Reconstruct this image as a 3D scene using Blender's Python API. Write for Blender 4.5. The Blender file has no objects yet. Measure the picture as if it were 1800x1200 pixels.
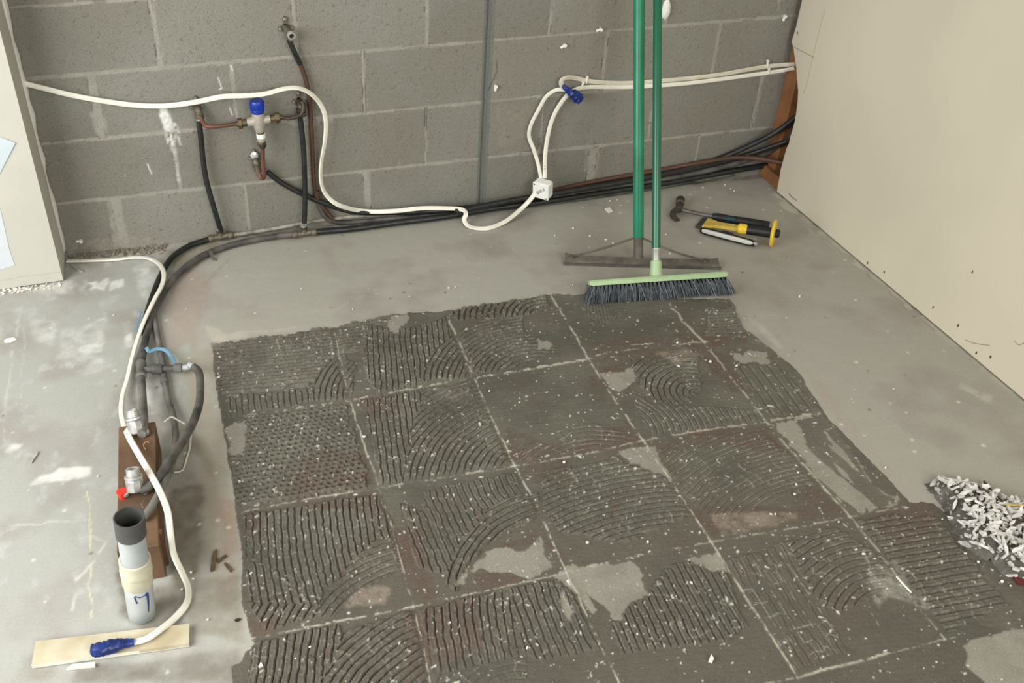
import bpy, math, random
import numpy as np
from mathutils import Vector, Matrix
random.seed(7)
SC = bpy.context.scene
COL = SC.collection
W_IMG, H_IMG = 1800, 1200

# ------------------------------------------------------------------ camera
CAM = np.array([-0.9224, -2.7939, 1.5905])
YAW, PITCH, ROLL, FPX, CX, CY = 0.24250, 0.61787, 0.0021, 1671.55, 900-168.2, 600-32.67
_f = np.array([math.sin(YAW)*math.cos(PITCH), math.cos(YAW)*math.cos(PITCH), -math.sin(PITCH)])
_r = np.cross(_f, [0, 0, 1]); _r /= np.linalg.norm(_r); _u = np.cross(_r, _f)
RT = math.cos(ROLL)*_r+math.sin(ROLL)*_u
UP = -math.sin(ROLL)*_r+math.cos(ROLL)*_u
cd = bpy.data.cameras.new('camera'); cam = bpy.data.objects.new('camera', cd); COL.objects.link(cam)
cd.sensor_width = 36; cd.lens = 36*FPX/W_IMG
cd.shift_x = 168.2/W_IMG; cd.shift_y = -32.67/W_IMG
cd.clip_start = .02
M = Matrix((tuple(RT), tuple(UP), tuple(-_f))).transposed().to_4x4(); M.translation = Vector(CAM)
cam.matrix_world = M
SC.camera = cam

# ------------------------------------------------------------------ light, exposure
SC.view_settings.view_transform = 'Standard'; SC.view_settings.look = 'None'
SC.view_settings.gamma = 1; SC.view_settings.use_curve_mapping = False
SC.view_settings.exposure = 0.55
wd = bpy.data.worlds.new('world'); SC.world = wd; wd.use_nodes = True
wd.node_tree.nodes['Background'].inputs[0].default_value = (.995, .985, .955, 1)
wd.node_tree.nodes['Background'].inputs[1].default_value = .28
def area(name, loc, tgt, sx, sy, power, col):
    l = bpy.data.lights.new(name, 'AREA'); l.shape = 'RECTANGLE'; l.size = sx; l.size_y = sy
    l.energy = power; l.color = col
    o = bpy.data.objects.new(name, l); COL.objects.link(o); o.location = loc
    o.rotation_euler = (Vector(tgt)-Vector(loc)).to_track_quat('-Z', 'Y').to_euler()
area('daylight_from_garage_opening', (-2.9, -2.0, 1.45), (-.2, -1.0, 0), 2.0, 1.7, 73, (1, .995, .98))
area('soft_rear_light', (.2, -4.6, 2.2), (0, -.6, .2), 1.6, 1.6, 57, (1, .982, .935))  # unseen soft source behind the camera; no door is built

# ------------------------------------------------------------------ pixel -> plane helpers (surveyed positions)
def ray(u, v):
    return _f+(u-CX)/FPX*RT-(v-CY)/FPX*UP
def F(u, v, z=0.0):                       # point on the horizontal plane at height z
    d = ray(u, v); return CAM+d*(z-CAM[2])/d[2]
def Y(u, v, y=0.0):                       # point on the vertical plane y (parallel to the block wall)
    d = ray(u, v); return CAM+d*(y-CAM[1])/d[1]
def X(u, v, x):
    d = ray(u, v); return CAM+d*(x-CAM[0])/d[0]
def projN(P):
    d = P-CAM; w = d@_f
    return CX+FPX*(d@RT)/w, CY-FPX*(d@UP)/w

# ------------------------------------------------------------------ materials
def lin(c):
    return tuple((x/255/12.92 if x/255 <= .04045 else ((x/255+.055)/1.055)**2.4) for x in c)
def mat(name, rgb, rough=.6, metal=0, noise=0.0, nscale=60, bump=0.0, bscale=200, rgb2=None, spec=.5, coat=0):
    m = bpy.data.materials.new(name); m.use_nodes = True; nt = m.node_tree; N = nt.nodes; L = nt.links
    b = N['Principled BSDF']; b.inputs['Roughness'].default_value = rough; b.inputs['Metallic'].default_value = metal
    b.inputs['Specular IOR Level'].default_value = spec; b.inputs['Coat Weight'].default_value = coat
    c = lin(rgb); b.inputs['Base Color'].default_value = (*c, 1)
    tc = N.new('ShaderNodeTexCoord')
    if noise or rgb2:
        t = N.new('ShaderNodeTexNoise'); t.inputs['Scale'].default_value = nscale; t.inputs['Detail'].default_value = 6
        L.new(tc.outputs['Object'], t.inputs['Vector'])
        r = N.new('ShaderNodeValToRGB'); r.color_ramp.elements[0].position = .35; r.color_ramp.elements[1].position = .65
        c2 = lin(rgb2) if rgb2 else tuple(min(1, x*(1+noise)) for x in c)
        c1 = c if rgb2 else tuple(x*(1-noise) for x in c)
        r.color_ramp.elements[0].color = (*c1, 1); r.color_ramp.elements[1].color = (*c2, 1)
        L.new(t.outputs['Fac'], r.inputs['Fac']); L.new(r.outputs['Color'], b.inputs['Base Color'])
    if bump:
        t = N.new('ShaderNodeTexNoise'); t.inputs['Scale'].default_value = bscale; t.inputs['Detail'].default_value = 4
        L.new(tc.outputs['Object'], t.inputs['Vector'])
        bp = N.new('ShaderNodeBump'); bp.inputs['Strength'].default_value = bump; bp.inputs['Distance'].default_value = .002
        L.new(t.outputs['Fac'], bp.inputs['Height']); L.new(bp.outputs['Normal'], b.inputs['Normal'])
    return m
def vmat(name, rough, fine=.12, fscale=420, bump=.4, bdist=.001, pits=0, spec=.3):
    """surface whose own colour comes from the 'tint' attribute, with fine grain on top"""
    m = bpy.data.materials.new(name); m.use_nodes = True; nt = m.node_tree; N = nt.nodes; L = nt.links
    b = N['Principled BSDF']; b.inputs['Roughness'].default_value = rough; b.inputs['Specular IOR Level'].default_value = spec
    a = N.new('ShaderNodeAttribute'); a.attribute_name = 'tint'
    tc = N.new('ShaderNodeTexCoord')
    t = N.new('ShaderNodeTexNoise'); t.inputs['Scale'].default_value = fscale; t.inputs['Detail'].default_value = 5; t.inputs['Roughness'].default_value = .7
    L.new(tc.outputs['Object'], t.inputs['Vector'])
    mr = N.new('ShaderNodeMapRange'); mr.inputs['From Min'].default_value = .25; mr.inputs['From Max'].default_value = .75
    mr.inputs['To Min'].default_value = 1-fine; mr.inputs['To Max'].default_value = 1+fine
    L.new(t.outputs['Fac'], mr.inputs['Value'])
    mx = N.new('ShaderNodeVectorMath'); mx.operation = 'SCALE'
    L.new(a.outputs['Color'], mx.inputs[0]); L.new(mr.outputs['Result'], mx.inputs['Scale'])
    L.new(mx.outputs['Vector'], b.inputs['Base Color'])
    bp = N.new('ShaderNodeBump'); bp.inputs['Strength'].default_value = bump; bp.inputs['Distance'].default_value = bdist
    L.new(t.outputs['Fac'], bp.inputs['Height'])
    last = bp
    if pits:
        v = N.new('ShaderNodeTexVoronoi'); v.inputs['Scale'].default_value = pits
        L.new(tc.outputs['Object'], v.inputs['Vector'])
        rr = N.new('ShaderNodeValToRGB'); rr.color_ramp.elements[0].position = .0; rr.color_ramp.elements[1].position = .32
        L.new(v.outputs['Distance'], rr.inputs['Fac'])
        t2 = N.new('ShaderNodeTexNoise'); t2.inputs['Scale'].default_value = pits*.35
        L.new(tc.outputs['Object'], t2.inputs['Vector'])
        r3 = N.new('ShaderNodeValToRGB'); r3.color_ramp.elements[0].position = .45; r3.color_ramp.elements[1].position = .6
        L.new(t2.outputs['Fac'], r3.inputs['Fac'])
        mm = N.new('ShaderNodeMath'); mm.operation = 'MAXIMUM'
        L.new(rr.outputs['Color'], mm.inputs[0]); L.new(r3.outputs['Color'], mm.inputs[1])
        b2 = N.new('ShaderNodeBump'); b2.inputs['Strength'].default_value = .8; b2.inputs['Distance'].default_value = .002
        L.new(mm.outputs[0], b2.inputs['Height']); L.new(bp.outputs['Normal'], b2.inputs['Normal']); last = b2
    L.new(last.outputs['Normal'], b.inputs['Normal'])
    return m
MT = dict(
    cable=mat('white_pvc', (226, 223, 208), .45, noise=.06, nscale=30),
    cable_old=mat('aged_white_pvc', (205, 198, 180), .5, noise=.1, nscale=25),
    rubber=mat('black_lagging', (30, 32, 31), .42, noise=.4, nscale=40, bump=.2),
    dusty=mat('dusty_black_pipe', (50, 50, 48), .6, rgb2=(96, 94, 88), nscale=18, bump=.3),
    greypipe=mat('grey_dust_covered_pipe', (76, 76, 73), .7, rgb2=(120, 117, 108), nscale=16, bump=.4),
    dustpipe=mat('cement_covered_pipe', (110, 107, 97), .8, rgb2=(160, 156, 143), nscale=30, bump=.6),
    copper=mat('old_copper', (118, 72, 55), .5, .25, rgb2=(84, 62, 50), nscale=22),
    browncop=mat('brown_copper', (96, 62, 46), .6, .15, rgb2=(72, 54, 44), nscale=16),
    brass=mat('dull_brass', (112, 98, 68), .5, .5, rgb2=(70, 62, 46), nscale=60),
    brassg=mat('grey_brass', (122, 116, 100), .55, .4, rgb2=(86, 78, 64), nscale=80),
    bronze=mat('dark_bronze_fitting', (84, 72, 60), .5, .4, rgb2=(60, 52, 44), nscale=60),
    valve=mat('cast_nickel', (176, 168, 156), .5, .35, noise=.12, nscale=80),
    chrome=mat('worn_chrome', (206, 206, 202), .35, .45, rgb2=(158, 160, 157), nscale=60),
    blue=mat('blue_plastic', (16, 52, 150), .35, noise=.1),
    tape=mat('blue_tape', (15, 42, 108), .38, noise=.3, nscale=60),
    bluestrap=mat('pale_blue_strap', (104, 146, 172), .5),
    white=mat('white_plastic', (232, 232, 226), .4),
    ink=mat('black_marker', (22, 22, 22), .7),
    screw=mat('screw_steel', (150, 148, 142), .4, .7),
    zinc=mat('galvanised_steel', (168, 168, 160), .4, .6, noise=.1),
    paint=mat('cream_white_plaster_paint', (186, 184, 173), .7, noise=.03, nscale=6, bump=.15, bscale=60),
    board=None,
    timber=mat('brown_stained_timber', (84, 62, 44), .75, rgb2=(110, 84, 60), nscale=9, bump=.4, bscale=60),
    timberdark=mat('raw_brown_timber', (84, 52, 32), .8, rgb2=(108, 70, 44), nscale=14),
    pine=mat('orange_pine', (152, 104, 64), .7, rgb2=(128, 84, 50), nscale=12),
    pvc=mat('grey_white_drain_plastic', (182, 186, 183), .45, rgb2=(158, 165, 166), nscale=14),
    collar=mat('cream_drain_plastic', (196, 192, 168), .5, noise=.06),
    abs=mat('dark_grey_plastic_collar', (74, 74, 71), .6, noise=.1),
    inner=mat('dark_pipe_bore', (30, 24, 18), .8),  # near-black discs that close off the pipe mouths
    tealgreen=mat('green_painted_handle', (26, 134, 98), .32, rgb2=(20, 112, 80), nscale=9),
    darkgreen=mat('dark_green_painted_handle', (18, 92, 66), .3, noise=.1, nscale=10),
    lightgreen=mat('pale_green_plastic', (158, 182, 140), .45, noise=.05),
    bristle=mat('grey_bristle', (104, 110, 117), .7, rgb2=(76, 82, 88), nscale=70),
    bristledust=mat('dusty_bristle_tip', (140, 144, 146), .8),
    rust=mat('rusty_dusty_steel', (112, 103, 93), .7, .2, rgb2=(84, 76, 69), nscale=30),
    steel=mat('grey_steel', (108, 104, 98), .5, .5, noise=.2, nscale=30),
    darksteel=mat('dark_steel', (84, 78, 70), .5, .5, noise=.2, nscale=60),
    blackrub=mat('black_rubber_grip', (24, 25, 25), .5, noise=.2),
    teal=mat('dark_teal_grip', (22, 52, 58), .45),
    yellow=mat('yellow_plastic', (222, 188, 40), .4, noise=.08),
    yellowpale=mat('yellow_painted_steel', (206, 178, 80), .45, noise=.1, nscale=60),
    silver=mat('silver_alloy', (226, 226, 222), .28, .35),
    red=mat('red_plastic', (214, 48, 30), .45),
    redchip=mat('red_brown_chip', (98, 40, 38), .7),
    tile=mat('cream_ceramic', (204, 197, 172), .45, rgb2=(178, 166, 136), nscale=14),
    tileedge=mat('white_ceramic', (222, 220, 208), .4),
    chip=mat('pale_cement_chip', (186, 184, 176), .8, rgb2=(150, 148, 140), nscale=45),
    chipw=mat('white_chip', (232, 230, 220), .7),
    shard=mat('grey_adhesive_shard', (222, 220, 214), .8, rgb2=(176, 174, 168), nscale=60, bump=.4),
    dust=mat('dark_grit', (72, 68, 62), .9, rgb2=(100, 96, 90), nscale=220, bump=1, bscale=500),
    straw=mat('straw_coloured_wood', (190, 160, 96), .7),
    bark=mat('brown_twig', (88, 72, 52), .8, noise=.2),
    foam=mat('grey_sealant', (120, 120, 112), .6, noise=.06),
    paper=mat('pale_blue_paper', (186, 198, 202), .6),
    bluewhite=mat('bluish_white_undercoat', (196, 203, 206), .7, noise=.02),
    scuff=mat('dark_scuff', (70, 58, 44), .8),
    pencil=mat('pencil_line', (160, 148, 124), .8),
    plaster=mat('white_plaster_dab', (224, 222, 214), .8, bump=.6, bscale=150),
    crumb=mat('mortar_crumb', (150, 144, 130), .9, rgb2=(116, 106, 92), nscale=60),
    leaf=mat('dark_dry_leaf', (44, 38, 28), .8),
)

# ------------------------------------------------------------------ geometry collector
def vn(a): return np.asarray(a, float)
def unit(a):
    a = vn(a); return a/(np.linalg.norm(a)+1e-12)
def spline(pts, n=8):
    P = [vn(p) for p in pts]
    if len(P) < 3: return P
    P = [2*P[0]-P[1]]+P+[2*P[-1]-P[-2]]; out = []
    for i in range(1, len(P)-2):
        for k in range(n):
            t = k/n; a, b, c, d = P[i-1:i+3]
            out.append(.5*((2*b)+(c-a)*t+(2*a-5*b+4*c-d)*t*t+(3*b-a-3*c+d)*t**3))
    out.append(P[-2]); return out
class G:
    def __init__(s): s.v = []; s.f = []
    def add(s, vs, fs):
        o = len(s.v); s.v += [tuple(map(float, v)) for v in vs]; s.f += [tuple(i+o for i in f) for f in fs]; return s
    def box(s, c, size, ax=None, bev=0.0):
        """box with chamfered vertical edges when bev>0; ax = 3 axis vectors"""
        c = vn(c); ax = [vn(a) for a in (ax if ax is not None else np.eye(3))]
        x, y, z = [d/2 for d in size]
        if bev:
            b = bev
            ring = [(x-b, -y), (x, -y+b), (x, y-b), (x-b, y), (-x+b, y), (-x, y-b), (-x, -y+b), (-x+b, -y)]
            lay = [(-z, 1-b/max(x, y)), (-z+b, 1), (z-b, 1), (z, 1-b/max(x, y))]
            vs = []
            for h, k in lay:
                for (p, q) in ring:
                    pp = p*(1 if k == 1 else (x-b)/x); qq = q*(1 if k == 1 else (y-b)/y)
                    vs.append(c+ax[0]*pp+ax[1]*qq+ax[2]*h)
            fs = [tuple(range(7, -1, -1)), tuple(range(24, 32))]
            for l in range(3):
                for i in range(8):
                    j = (i+1) % 8; fs.append((l*8+i, l*8+j, l*8+8+j, l*8+8+i))
            return s.add(vs, fs)
        vs = [c+ax[0]*x*i+ax[1]*y*j+ax[2]*z*k for k in (-1, 1) for j in (-1, 1) for i in (-1, 1)]
        return s.add(vs, [(0, 2, 3, 1), (4, 5, 7, 6), (0, 1, 5, 4), (2, 6, 7, 3), (0, 4, 6, 2), (1, 3, 7, 5)])
    def sweep(s, P, prof, up=(0, 0, 1), caps=True, scale=None, ups=None):
        """prof = list of (a,b) in the (side, normal) frame"""
        P = [vn(p) for p in P]; n = len(P); k = len(prof); vs = []; upv = vn(up); side = None
        for i in range(n):
            t = unit(P[min(i+1, n-1)]-P[max(i-1, 0)])
            u0 = vn(ups[i]) if ups is not None else upv
            if side is None or ups is not None:
                if abs(unit(u0)@t) > .97 and ups is None: u0 = vn((.3, 1, .1))
                sd = unit(np.cross(t, u0))
            else:
                sd = unit(side-t*(side@t)) if ups is None and up is None else unit(np.cross(t, u0)) if abs(unit(u0)@t) < .97 else unit(side-t*(side@t))
            if side is not None and sd@side < 0: sd = -sd
            side = sd; nn = np.cross(sd, t)
            f = 1 if scale is None else scale[i]
            for a, b in prof: vs.append(P[i]+sd*a*f+nn*b*f)
        fs = []
        for i in range(n-1):
            for j in range(k):
                j2 = (j+1) % k; fs.append((i*k+j, i*k+j2, (i+1)*k+j2, (i+1)*k+j))
        if caps: fs += [tuple(range(k-1, -1, -1)), tuple(range((n-1)*k, n*k))]
        return s.add(vs, fs)
    def tube(s, P, r, n=12, sm=8, scale=None, caps=True):
        P = spline(P, sm) if sm else [vn(p) for p in P]
        # parallel transport frame
        t0 = unit(P[1]-P[0]); u = unit(np.cross(t0, (0, 0, 1) if abs(t0[2]) < .9 else (1, 0, 0)))
        vs = []; m = len(P)
        for i in range(m):
            t = unit(P[min(i+1, m-1)]-P[max(i-1, 0)]); u = unit(u-t*(u@t)); w = np.cross(t, u)
            rr = r if scale is None else r*np.interp(i/(m-1), np.linspace(0, 1, len(scale)), scale)
            for j in range(n):
                a = 2*math.pi*j/n; vs.append(P[i]+rr*(math.cos(a)*u+math.sin(a)*w))
        fs = [(i*n+j, i*n+(j+1) % n, (i+1)*n+(j+1) % n, (i+1)*n+j) for i in range(m-1) for j in range(n)]
        if caps: fs += [tuple(range(n-1, -1, -1)), tuple(range((m-1)*n, m*n))]
        return s.add(vs, fs)
    def lathe(s, p, axis, prof, n=20, close=True):
        """prof: (distance along axis, radius)"""
        p = vn(p); t = unit(axis); u = unit(np.cross(t, (0, 0, 1) if abs(t[2]) < .9 else (1, 0, 0))); w = np.cross(t, u)
        vs = []; m = len(prof)
        for h, r in prof:
            for j in range(n):
                a = 2*math.pi*j/n; vs.append(p+t*h+r*(math.cos(a)*u+math.sin(a)*w))
        fs = [(i*n+j, i*n+(j+1) % n, (i+1)*n+(j+1) % n, (i+1)*n+j) for i in range(m-1) for j in range(n)]
        if close: fs += [tuple(range(n-1, -1, -1)), tuple(range((m-1)*n, m*n))]
        return s.add(vs, fs)
    def hexnut(s, p, axis, h, r):
        return s.lathe(p, axis, [(0, r*.88), (h*.15, r), (h*.85, r), (h, r*.88)], 6)
    def prism(s, pts, off):
        pts = [vn(p) for p in pts]; k = len(pts); off = vn(off)
        return s.add(pts+[p+off for p in pts], [tuple(range(k-1, -1, -1)), tuple(range(k, 2*k))]+[(i, (i+1) % k, k+(i+1) % k, k+i) for i in range(k)])

def build(name, g, m, parent=None, smooth=35, loc=None):
    V = np.array(g.v, float)
    if loc is None:
        lo, hi = V.min(0), V.max(0); loc = np.array([(lo[0]+hi[0])/2, (lo[1]+hi[1])/2, lo[2]])
    loc = vn(loc)
    me = bpy.data.meshes.new(name); me.from_pydata([tuple(x) for x in V-loc], [], g.f); me.update()
    import bmesh
    bm = bmesh.new(); bm.from_mesh(me); bmesh.ops.recalc_face_normals(bm, faces=bm.faces); bm.to_mesh(me); bm.free()
    if m: me.materials.append(m)
    if smooth:
        me.shade_smooth(); me.set_sharp_from_angle(angle=math.radians(smooth))
    o = bpy.data.objects.new(name, me); COL.objects.link(o)
    o['wloc'] = [float(x) for x in loc]
    if parent is not None:
        o.parent = parent; pl = vn(list(parent['wloc'])); o.location = Vector(loc-pl)
    else: o.location = Vector(loc)
    return o
def thing(name, loc, label, cat, group=None):
    o = bpy.data.objects.new(name, None); COL.objects.link(o); o.empty_display_size = .03
    o.location = Vector([float(x) for x in loc]); o['wloc'] = [float(x) for x in loc]
    return tag(o, label, cat, group)
def tag(o, label, cat, group=None):
    o['label'] = label; o['category'] = cat
    if group: o['group'] = group
    return o
def struct(o, label=None):
    o['kind'] = 'structure'
    if label: o['label'] = label
    return o

# ------------------------------------------------------------------ numpy noise + polygon masks
def vnoise(x, y, s, seed):
    rg = np.random.default_rng(seed); T = rg.random((257, 257)).astype(np.float32)
    a = x/s+100.3; b = y/s+57.7
    ia = np.floor(a).astype(int); ib = np.floor(b).astype(int); fa = a-ia; fb = b-ib
    fa = fa*fa*(3-2*fa); fb = fb*fb*(3-2*fb); ia %= 256; ib %= 256
    return (T[ia, ib]*(1-fa)*(1-fb)+T[ia+1, ib]*fa*(1-fb)+T[ia, ib+1]*(1-fa)*fb+T[ia+1, ib+1]*fa*fb)*2-1
def fbm(x, y, s, seed, o=4):
    r = 0; a = .55
    for k in range(o): r = r+a*vnoise(x, y, s/2**k, seed+k); a *= .55
    return r
def inpoly(x, y, poly):
    p = np.array(poly, float); res = np.zeros(x.shape, bool)
    lo = p.min(0); hi = p.max(0); bb = (x >= lo[0]) & (x <= hi[0]) & (y >= lo[1]) & (y <= hi[1])
    if not bb.any(): return res
    xs = x[bb]; ys = y[bb]; r = np.zeros(xs.shape, bool); n = len(p)
    for i in range(n):
        x0, y0 = p[i]; x1, y1 = p[(i+1) % n]
        if y0 == y1: continue
        c = ((y0 > ys) != (y1 > ys)) & (xs < (x1-x0)*(ys-y0)/(y1-y0)+x0); r ^= c
    res[bb] = r; return res
def segdist(x, y, a, b):
    a = vn(a); b = vn(b); d = b-a; t = np.clip(((x-a[0])*d[0]+(y-a[1])*d[1])/(d@d), 0, 1)
    return np.hypot(x-a[0]-t*d[0], y-a[1]-t*d[1]), t
def blur(A, n=1):
    for _ in range(n):
        B = A.copy(); B[1:-1] = (A[:-2]+2*A[1:-1]+A[2:])/4; C = B.copy(); C[:, 1:-1] = (B[:, :-2]+2*B[:, 1:-1]+B[:, 2:])/4; A = C
    return A
def mix(c, col, m):
    return c*(1-m[..., None])+np.array(lin(col), np.float32)*m[..., None]
def gridmesh(name, P, tint, m, keep=None):
    ny, nx = P.shape[:2]; V = P.reshape(-1, 3).astype(np.float32)
    idx = np.arange(ny*nx, dtype=np.int32).reshape(ny, nx)
    q = np.stack([idx[:-1, :-1], idx[:-1, 1:], idx[1:, 1:], idx[1:, :-1]], -1).reshape(-1, 4)
    T = tint.reshape(-1, 3)
    if keep is not None:
        k = (keep[:-1, :-1] | keep[:-1, 1:] | keep[1:, 1:] | keep[1:, :-1]).reshape(-1); q = q[k]
        used = np.unique(q); rem = np.full(ny*nx, -1, np.int32); rem[used] = np.arange(len(used)); q = rem[q]; V = V[used]; T = T[used]
    me = bpy.data.meshes.new(name); me.vertices.add(len(V)); me.vertices.foreach_set('co', V.ravel())
    me.loops.add(q.size); me.loops.foreach_set('vertex_index', q.ravel().astype(np.int32))
    me.polygons.add(len(q)); me.polygons.foreach_set('loop_start', np.arange(0, q.size, 4, dtype=np.int32))
    me.update(calc_edges=True)
    at = me.attributes.new('tint', 'FLOAT_COLOR', 'POINT')
    at.data.foreach_set('color', np.concatenate([T, np.ones((len(T), 1))], 1).astype(np.float32).ravel())
    me.materials.append(m); me.shade_smooth()
    o = bpy.data.objects.new(name, me); COL.objects.link(o); o['wloc'] = [0., 0., 0.]
    return o

# ================================================================== FLOOR
XR = 1.06                      # face of the plasterboard wall
fx = np.concatenate([np.arange(-2.6, -1.7, .03), np.arange(-1.7, 1.3001, .004)])
fy = np.concatenate([np.arange(-3.4, -2.2, .03), np.arange(-2.2, .0401, .004)])
gx, gy = np.meshgrid(fx, fy)
P = np.stack([gx, gy, np.zeros_like(gx)], -1)
U, V_ = projN(P)
wu = U+6*fbm(gx, gy, .05, 3)/1.0; wv = V_+6*fbm(gx, gy, .05, 9)
c = np.zeros(gx.shape+(3,), np.float32)+np.array(lin((165, 163, 151)), np.float32)
n1 = fbm(gx, gy, .5, 21); n2 = fbm(gx, gy, .16, 31); n3 = fbm(gx*.5+gy, gy*2.2, .1, 41); n4 = fbm(gx, gy, .03, 45)
c = mix(c, (170, 166, 158), np.clip(.5+n1, 0, 1)*.6)
c = mix(c, (140, 131, 122), np.clip(n2*1.6-.05, 0, 1)*.6); c = mix(c, (164, 164, 150), np.clip(-n2*1.6-.1, 0, 1)*.5)
c = mix(c, (178, 177, 168), np.clip(n3*1.3-.1, 0, 1)*.3)
left = 1/(1+np.exp((gx+1.06)/.07)); c = mix(c, (168, 171, 166), left*.6); c = mix(c, (148, 140, 130), (left*np.clip(n2*1.6+.1, 0, 1)*.45).astype(np.float32)); c = mix(c, (186, 188, 184), (left*np.clip(fbm(gx*1.6, gy, .05, 61)*2.2-.5, 0, 1)*.6).astype(np.float32))
right = 1/(1+np.exp(-(gx-.45)/.2)); c = mix(c, (146, 140, 130), right*.4)
def fblob(poly, col, a, soft=.5):
    global c
    m_ = inpoly(wu, wv, poly).astype(np.float32)*a; m_ = blur(m_, 1 if a > .9 else 3); c = mix(c, col, np.clip(m_*(1-soft+soft*(.6+n4)), 0, 1))
# pinkish stain beside the pipes
fblob([(285, 760), (330, 740), (375, 800), (390, 900), (370, 990), (300, 1000)], (126, 118, 104), .6)
fblob([(215, 1030), (310, 1030), (320, 1090), (260, 1110), (210, 1080)], (110, 102, 88), .7)
fblob([(200, 960), (215, 1000), (225, 1060), (210, 1040)], (100, 84, 62), .8)
fblob([(40, 1150), (120, 1140), (90, 1195), (30, 1195)], (140, 134, 122), .6)
fblob([(140, 1175), (420, 1140), (440, 1200), (120, 1200)], (112, 106, 94), .7)
fblob([(300, 500), (345, 470), (370, 500), (352, 560), (345, 640), (335, 600), (300, 620), (290, 560)], (168, 148, 136), .6)
fblob([(320, 640), (385, 600), (375, 700), (395, 760), (400, 850), (420, 1000), (390, 1090), (360, 900), (350, 760)], (160, 146, 128), .6)
fblob([(360, 575), (440, 590), (380, 610)], (196, 188, 174), .7)
fblob([(385, 880), (430, 880), (420, 960), (395, 990)], (150, 118, 92), .5)
fblob([(300, 860), (360, 850), (350, 1000), (310, 1040), (290, 960)], (112, 103, 88), .85)
fblob([(300, 1020), (420, 1010), (430, 1130), (340, 1110)], (124, 116, 100), .6)
fblob([(1290, 585), (1350, 610), (1410, 650), (1470, 740), (1600, 880), (1640, 900), (1560, 820), (1440, 660), (1330, 590)], (164, 148, 138), .4)
fblob([(1310, 550), (1345, 590), (1385, 620), (1360, 590)], (184, 178, 168), .7)
fblob([(290, 440), (400, 420), (380, 445), (330, 480), (300, 470)], (126, 118, 92), .6)
# plaster and paint splashes
W_ = (214, 214, 208)
for p in [[(50, 855), (60, 840), (100, 828), (158, 820), (158, 832), (110, 845)], [(100, 826), (160, 820), (158, 836), (98, 846)],
          [(8, 790), (20, 778), (38, 778), (35, 786), (15, 796)], [(135, 612), (160, 602), (184, 600), (178, 618), (140, 622)],
          [(190, 495), (215, 490), (215, 505), (195, 512)], [(165, 500), (190, 488), (185, 512), (160, 510)], [(240, 475), (262, 468), (255, 482)],
          [(218, 590), (232, 582), (232, 612), (220, 606)], [(250, 690), (265, 680), (266, 712), (255, 700)], [(150, 500), (170, 495), (165, 505)]]:
    fblob(p, W_, .95, .55)
for p in [[(70, 490), (130, 495), (125, 520), (70, 515)], [(50, 560), (100, 570), (95, 610), (60, 600)], [(110, 580), (190, 560), (180, 600), (110, 610)],
          [(230, 470), (280, 450), (285, 500), (260, 540), (240, 500)], [(115, 600), (200, 640), (150, 660), (100, 630)], [(230, 670), (290, 660), (285, 730), (235, 720)]]:
    fblob(p, (206, 206, 200), .6, 1.0)
fblob([(500, 500), (640, 490), (640, 540), (520, 560), (450, 545)], (164, 163, 152), .4)
def fline(pts, w, col, a, brk=.3):
    global c
    for p, q in zip(pts[:-1], pts[1:]):
        d, t = segdist(wu, wv, p, q); m_ = np.exp(-(d/w)**2)*a*np.clip(.9+n4*brk*3, 0, 1); c = mix(c, col, m_.astype(np.float32))
fline([(155, 865), (157, 900), (158, 980), (160, 1085)], 1.6, (206, 206, 166), .8, .5)
fline([(15, 925), (80, 918), (150, 910)], 1.6, (200, 202, 194), .6, .5)
fline([(190, 945), (165, 985), (135, 1020), (129, 1070)], 2.6, (202, 200, 188), .8, .5)
fline([(160, 940), (190, 950)], 2, (202, 200, 188), .6)
fline([(36, 540), (22, 620), (10, 720), (8, 780)], 2.2, (196, 196, 190), .5, .7)
fline([(118, 480), (42, 560), (36, 720)], 1.4, (190, 190, 184), .4, .7)
fline([(230, 920), (258, 650)], .1, (0, 0, 0), 0)
fline([(1368, 345), (1470, 425), (1560, 505), (1700, 620), (1800, 705)], 6, (184, 178, 164), .95, .9)
fline([(1375, 360), (1440, 415), (1520, 475)], 3, (190, 186, 172), .6, .9)
fline([(1395, 378), (1480, 445), (1640, 580)], 2, (118, 106, 92), .4, .9)
fline([(360, 500), (402, 455)], 2, (140, 138, 128), .5)
fline([(1690, 680), (1740, 700), (1700, 690)], 6, (178, 176, 166), .5, .9)
fline([(385, 560), (430, 530), (560, 560), (640, 520)], 2.5, (172, 166, 154), .5, 1.)
fline([(355, 600), (420, 585), (520, 575)], 3, (188, 182, 166), .5, 1.)
fline([(125, 450), (200, 445), (290, 436)], 5, (170, 160, 142), .8, .9)
fline([(0, 513), (60, 507), (112, 500)], 4, (206, 202, 188), .7, .9)
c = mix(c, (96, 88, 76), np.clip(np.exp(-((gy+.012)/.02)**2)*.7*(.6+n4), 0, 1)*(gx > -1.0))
rs = np.random.default_rng(5)
Z = np.zeros_like(gx)
for k in range(340):   # grit, paint spots and small pits
    px, py = rs.uniform(-1.7, 1.05), rs.uniform(-2.15, -.02); r_ = rs.uniform(.0015, .0045)
    i0 = np.searchsorted(fx, px); j0 = np.searchsorted(fy, py); s_ = (slice(max(0, j0-3), j0+4), slice(max(0, i0-3), i0+4))
    m_ = np.exp(-(((gx[s_]-px)**2+(gy[s_]-py)**2)/r_**2)).astype(np.float32)*.9
    c[s_] = mix(c[s_], (220, 218, 206) if rs.random() < .62 else (84, 76, 66), m_)
Z += .0004*n4
P[..., 2] = Z
MF = vmat('bare_concrete', .75, .09, 170, .5, .0009, spec=.25)
floor = struct(gridmesh('floor', P, c, MF), 'bare grey concrete slab with paint splashes and pinkish stains')

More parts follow.
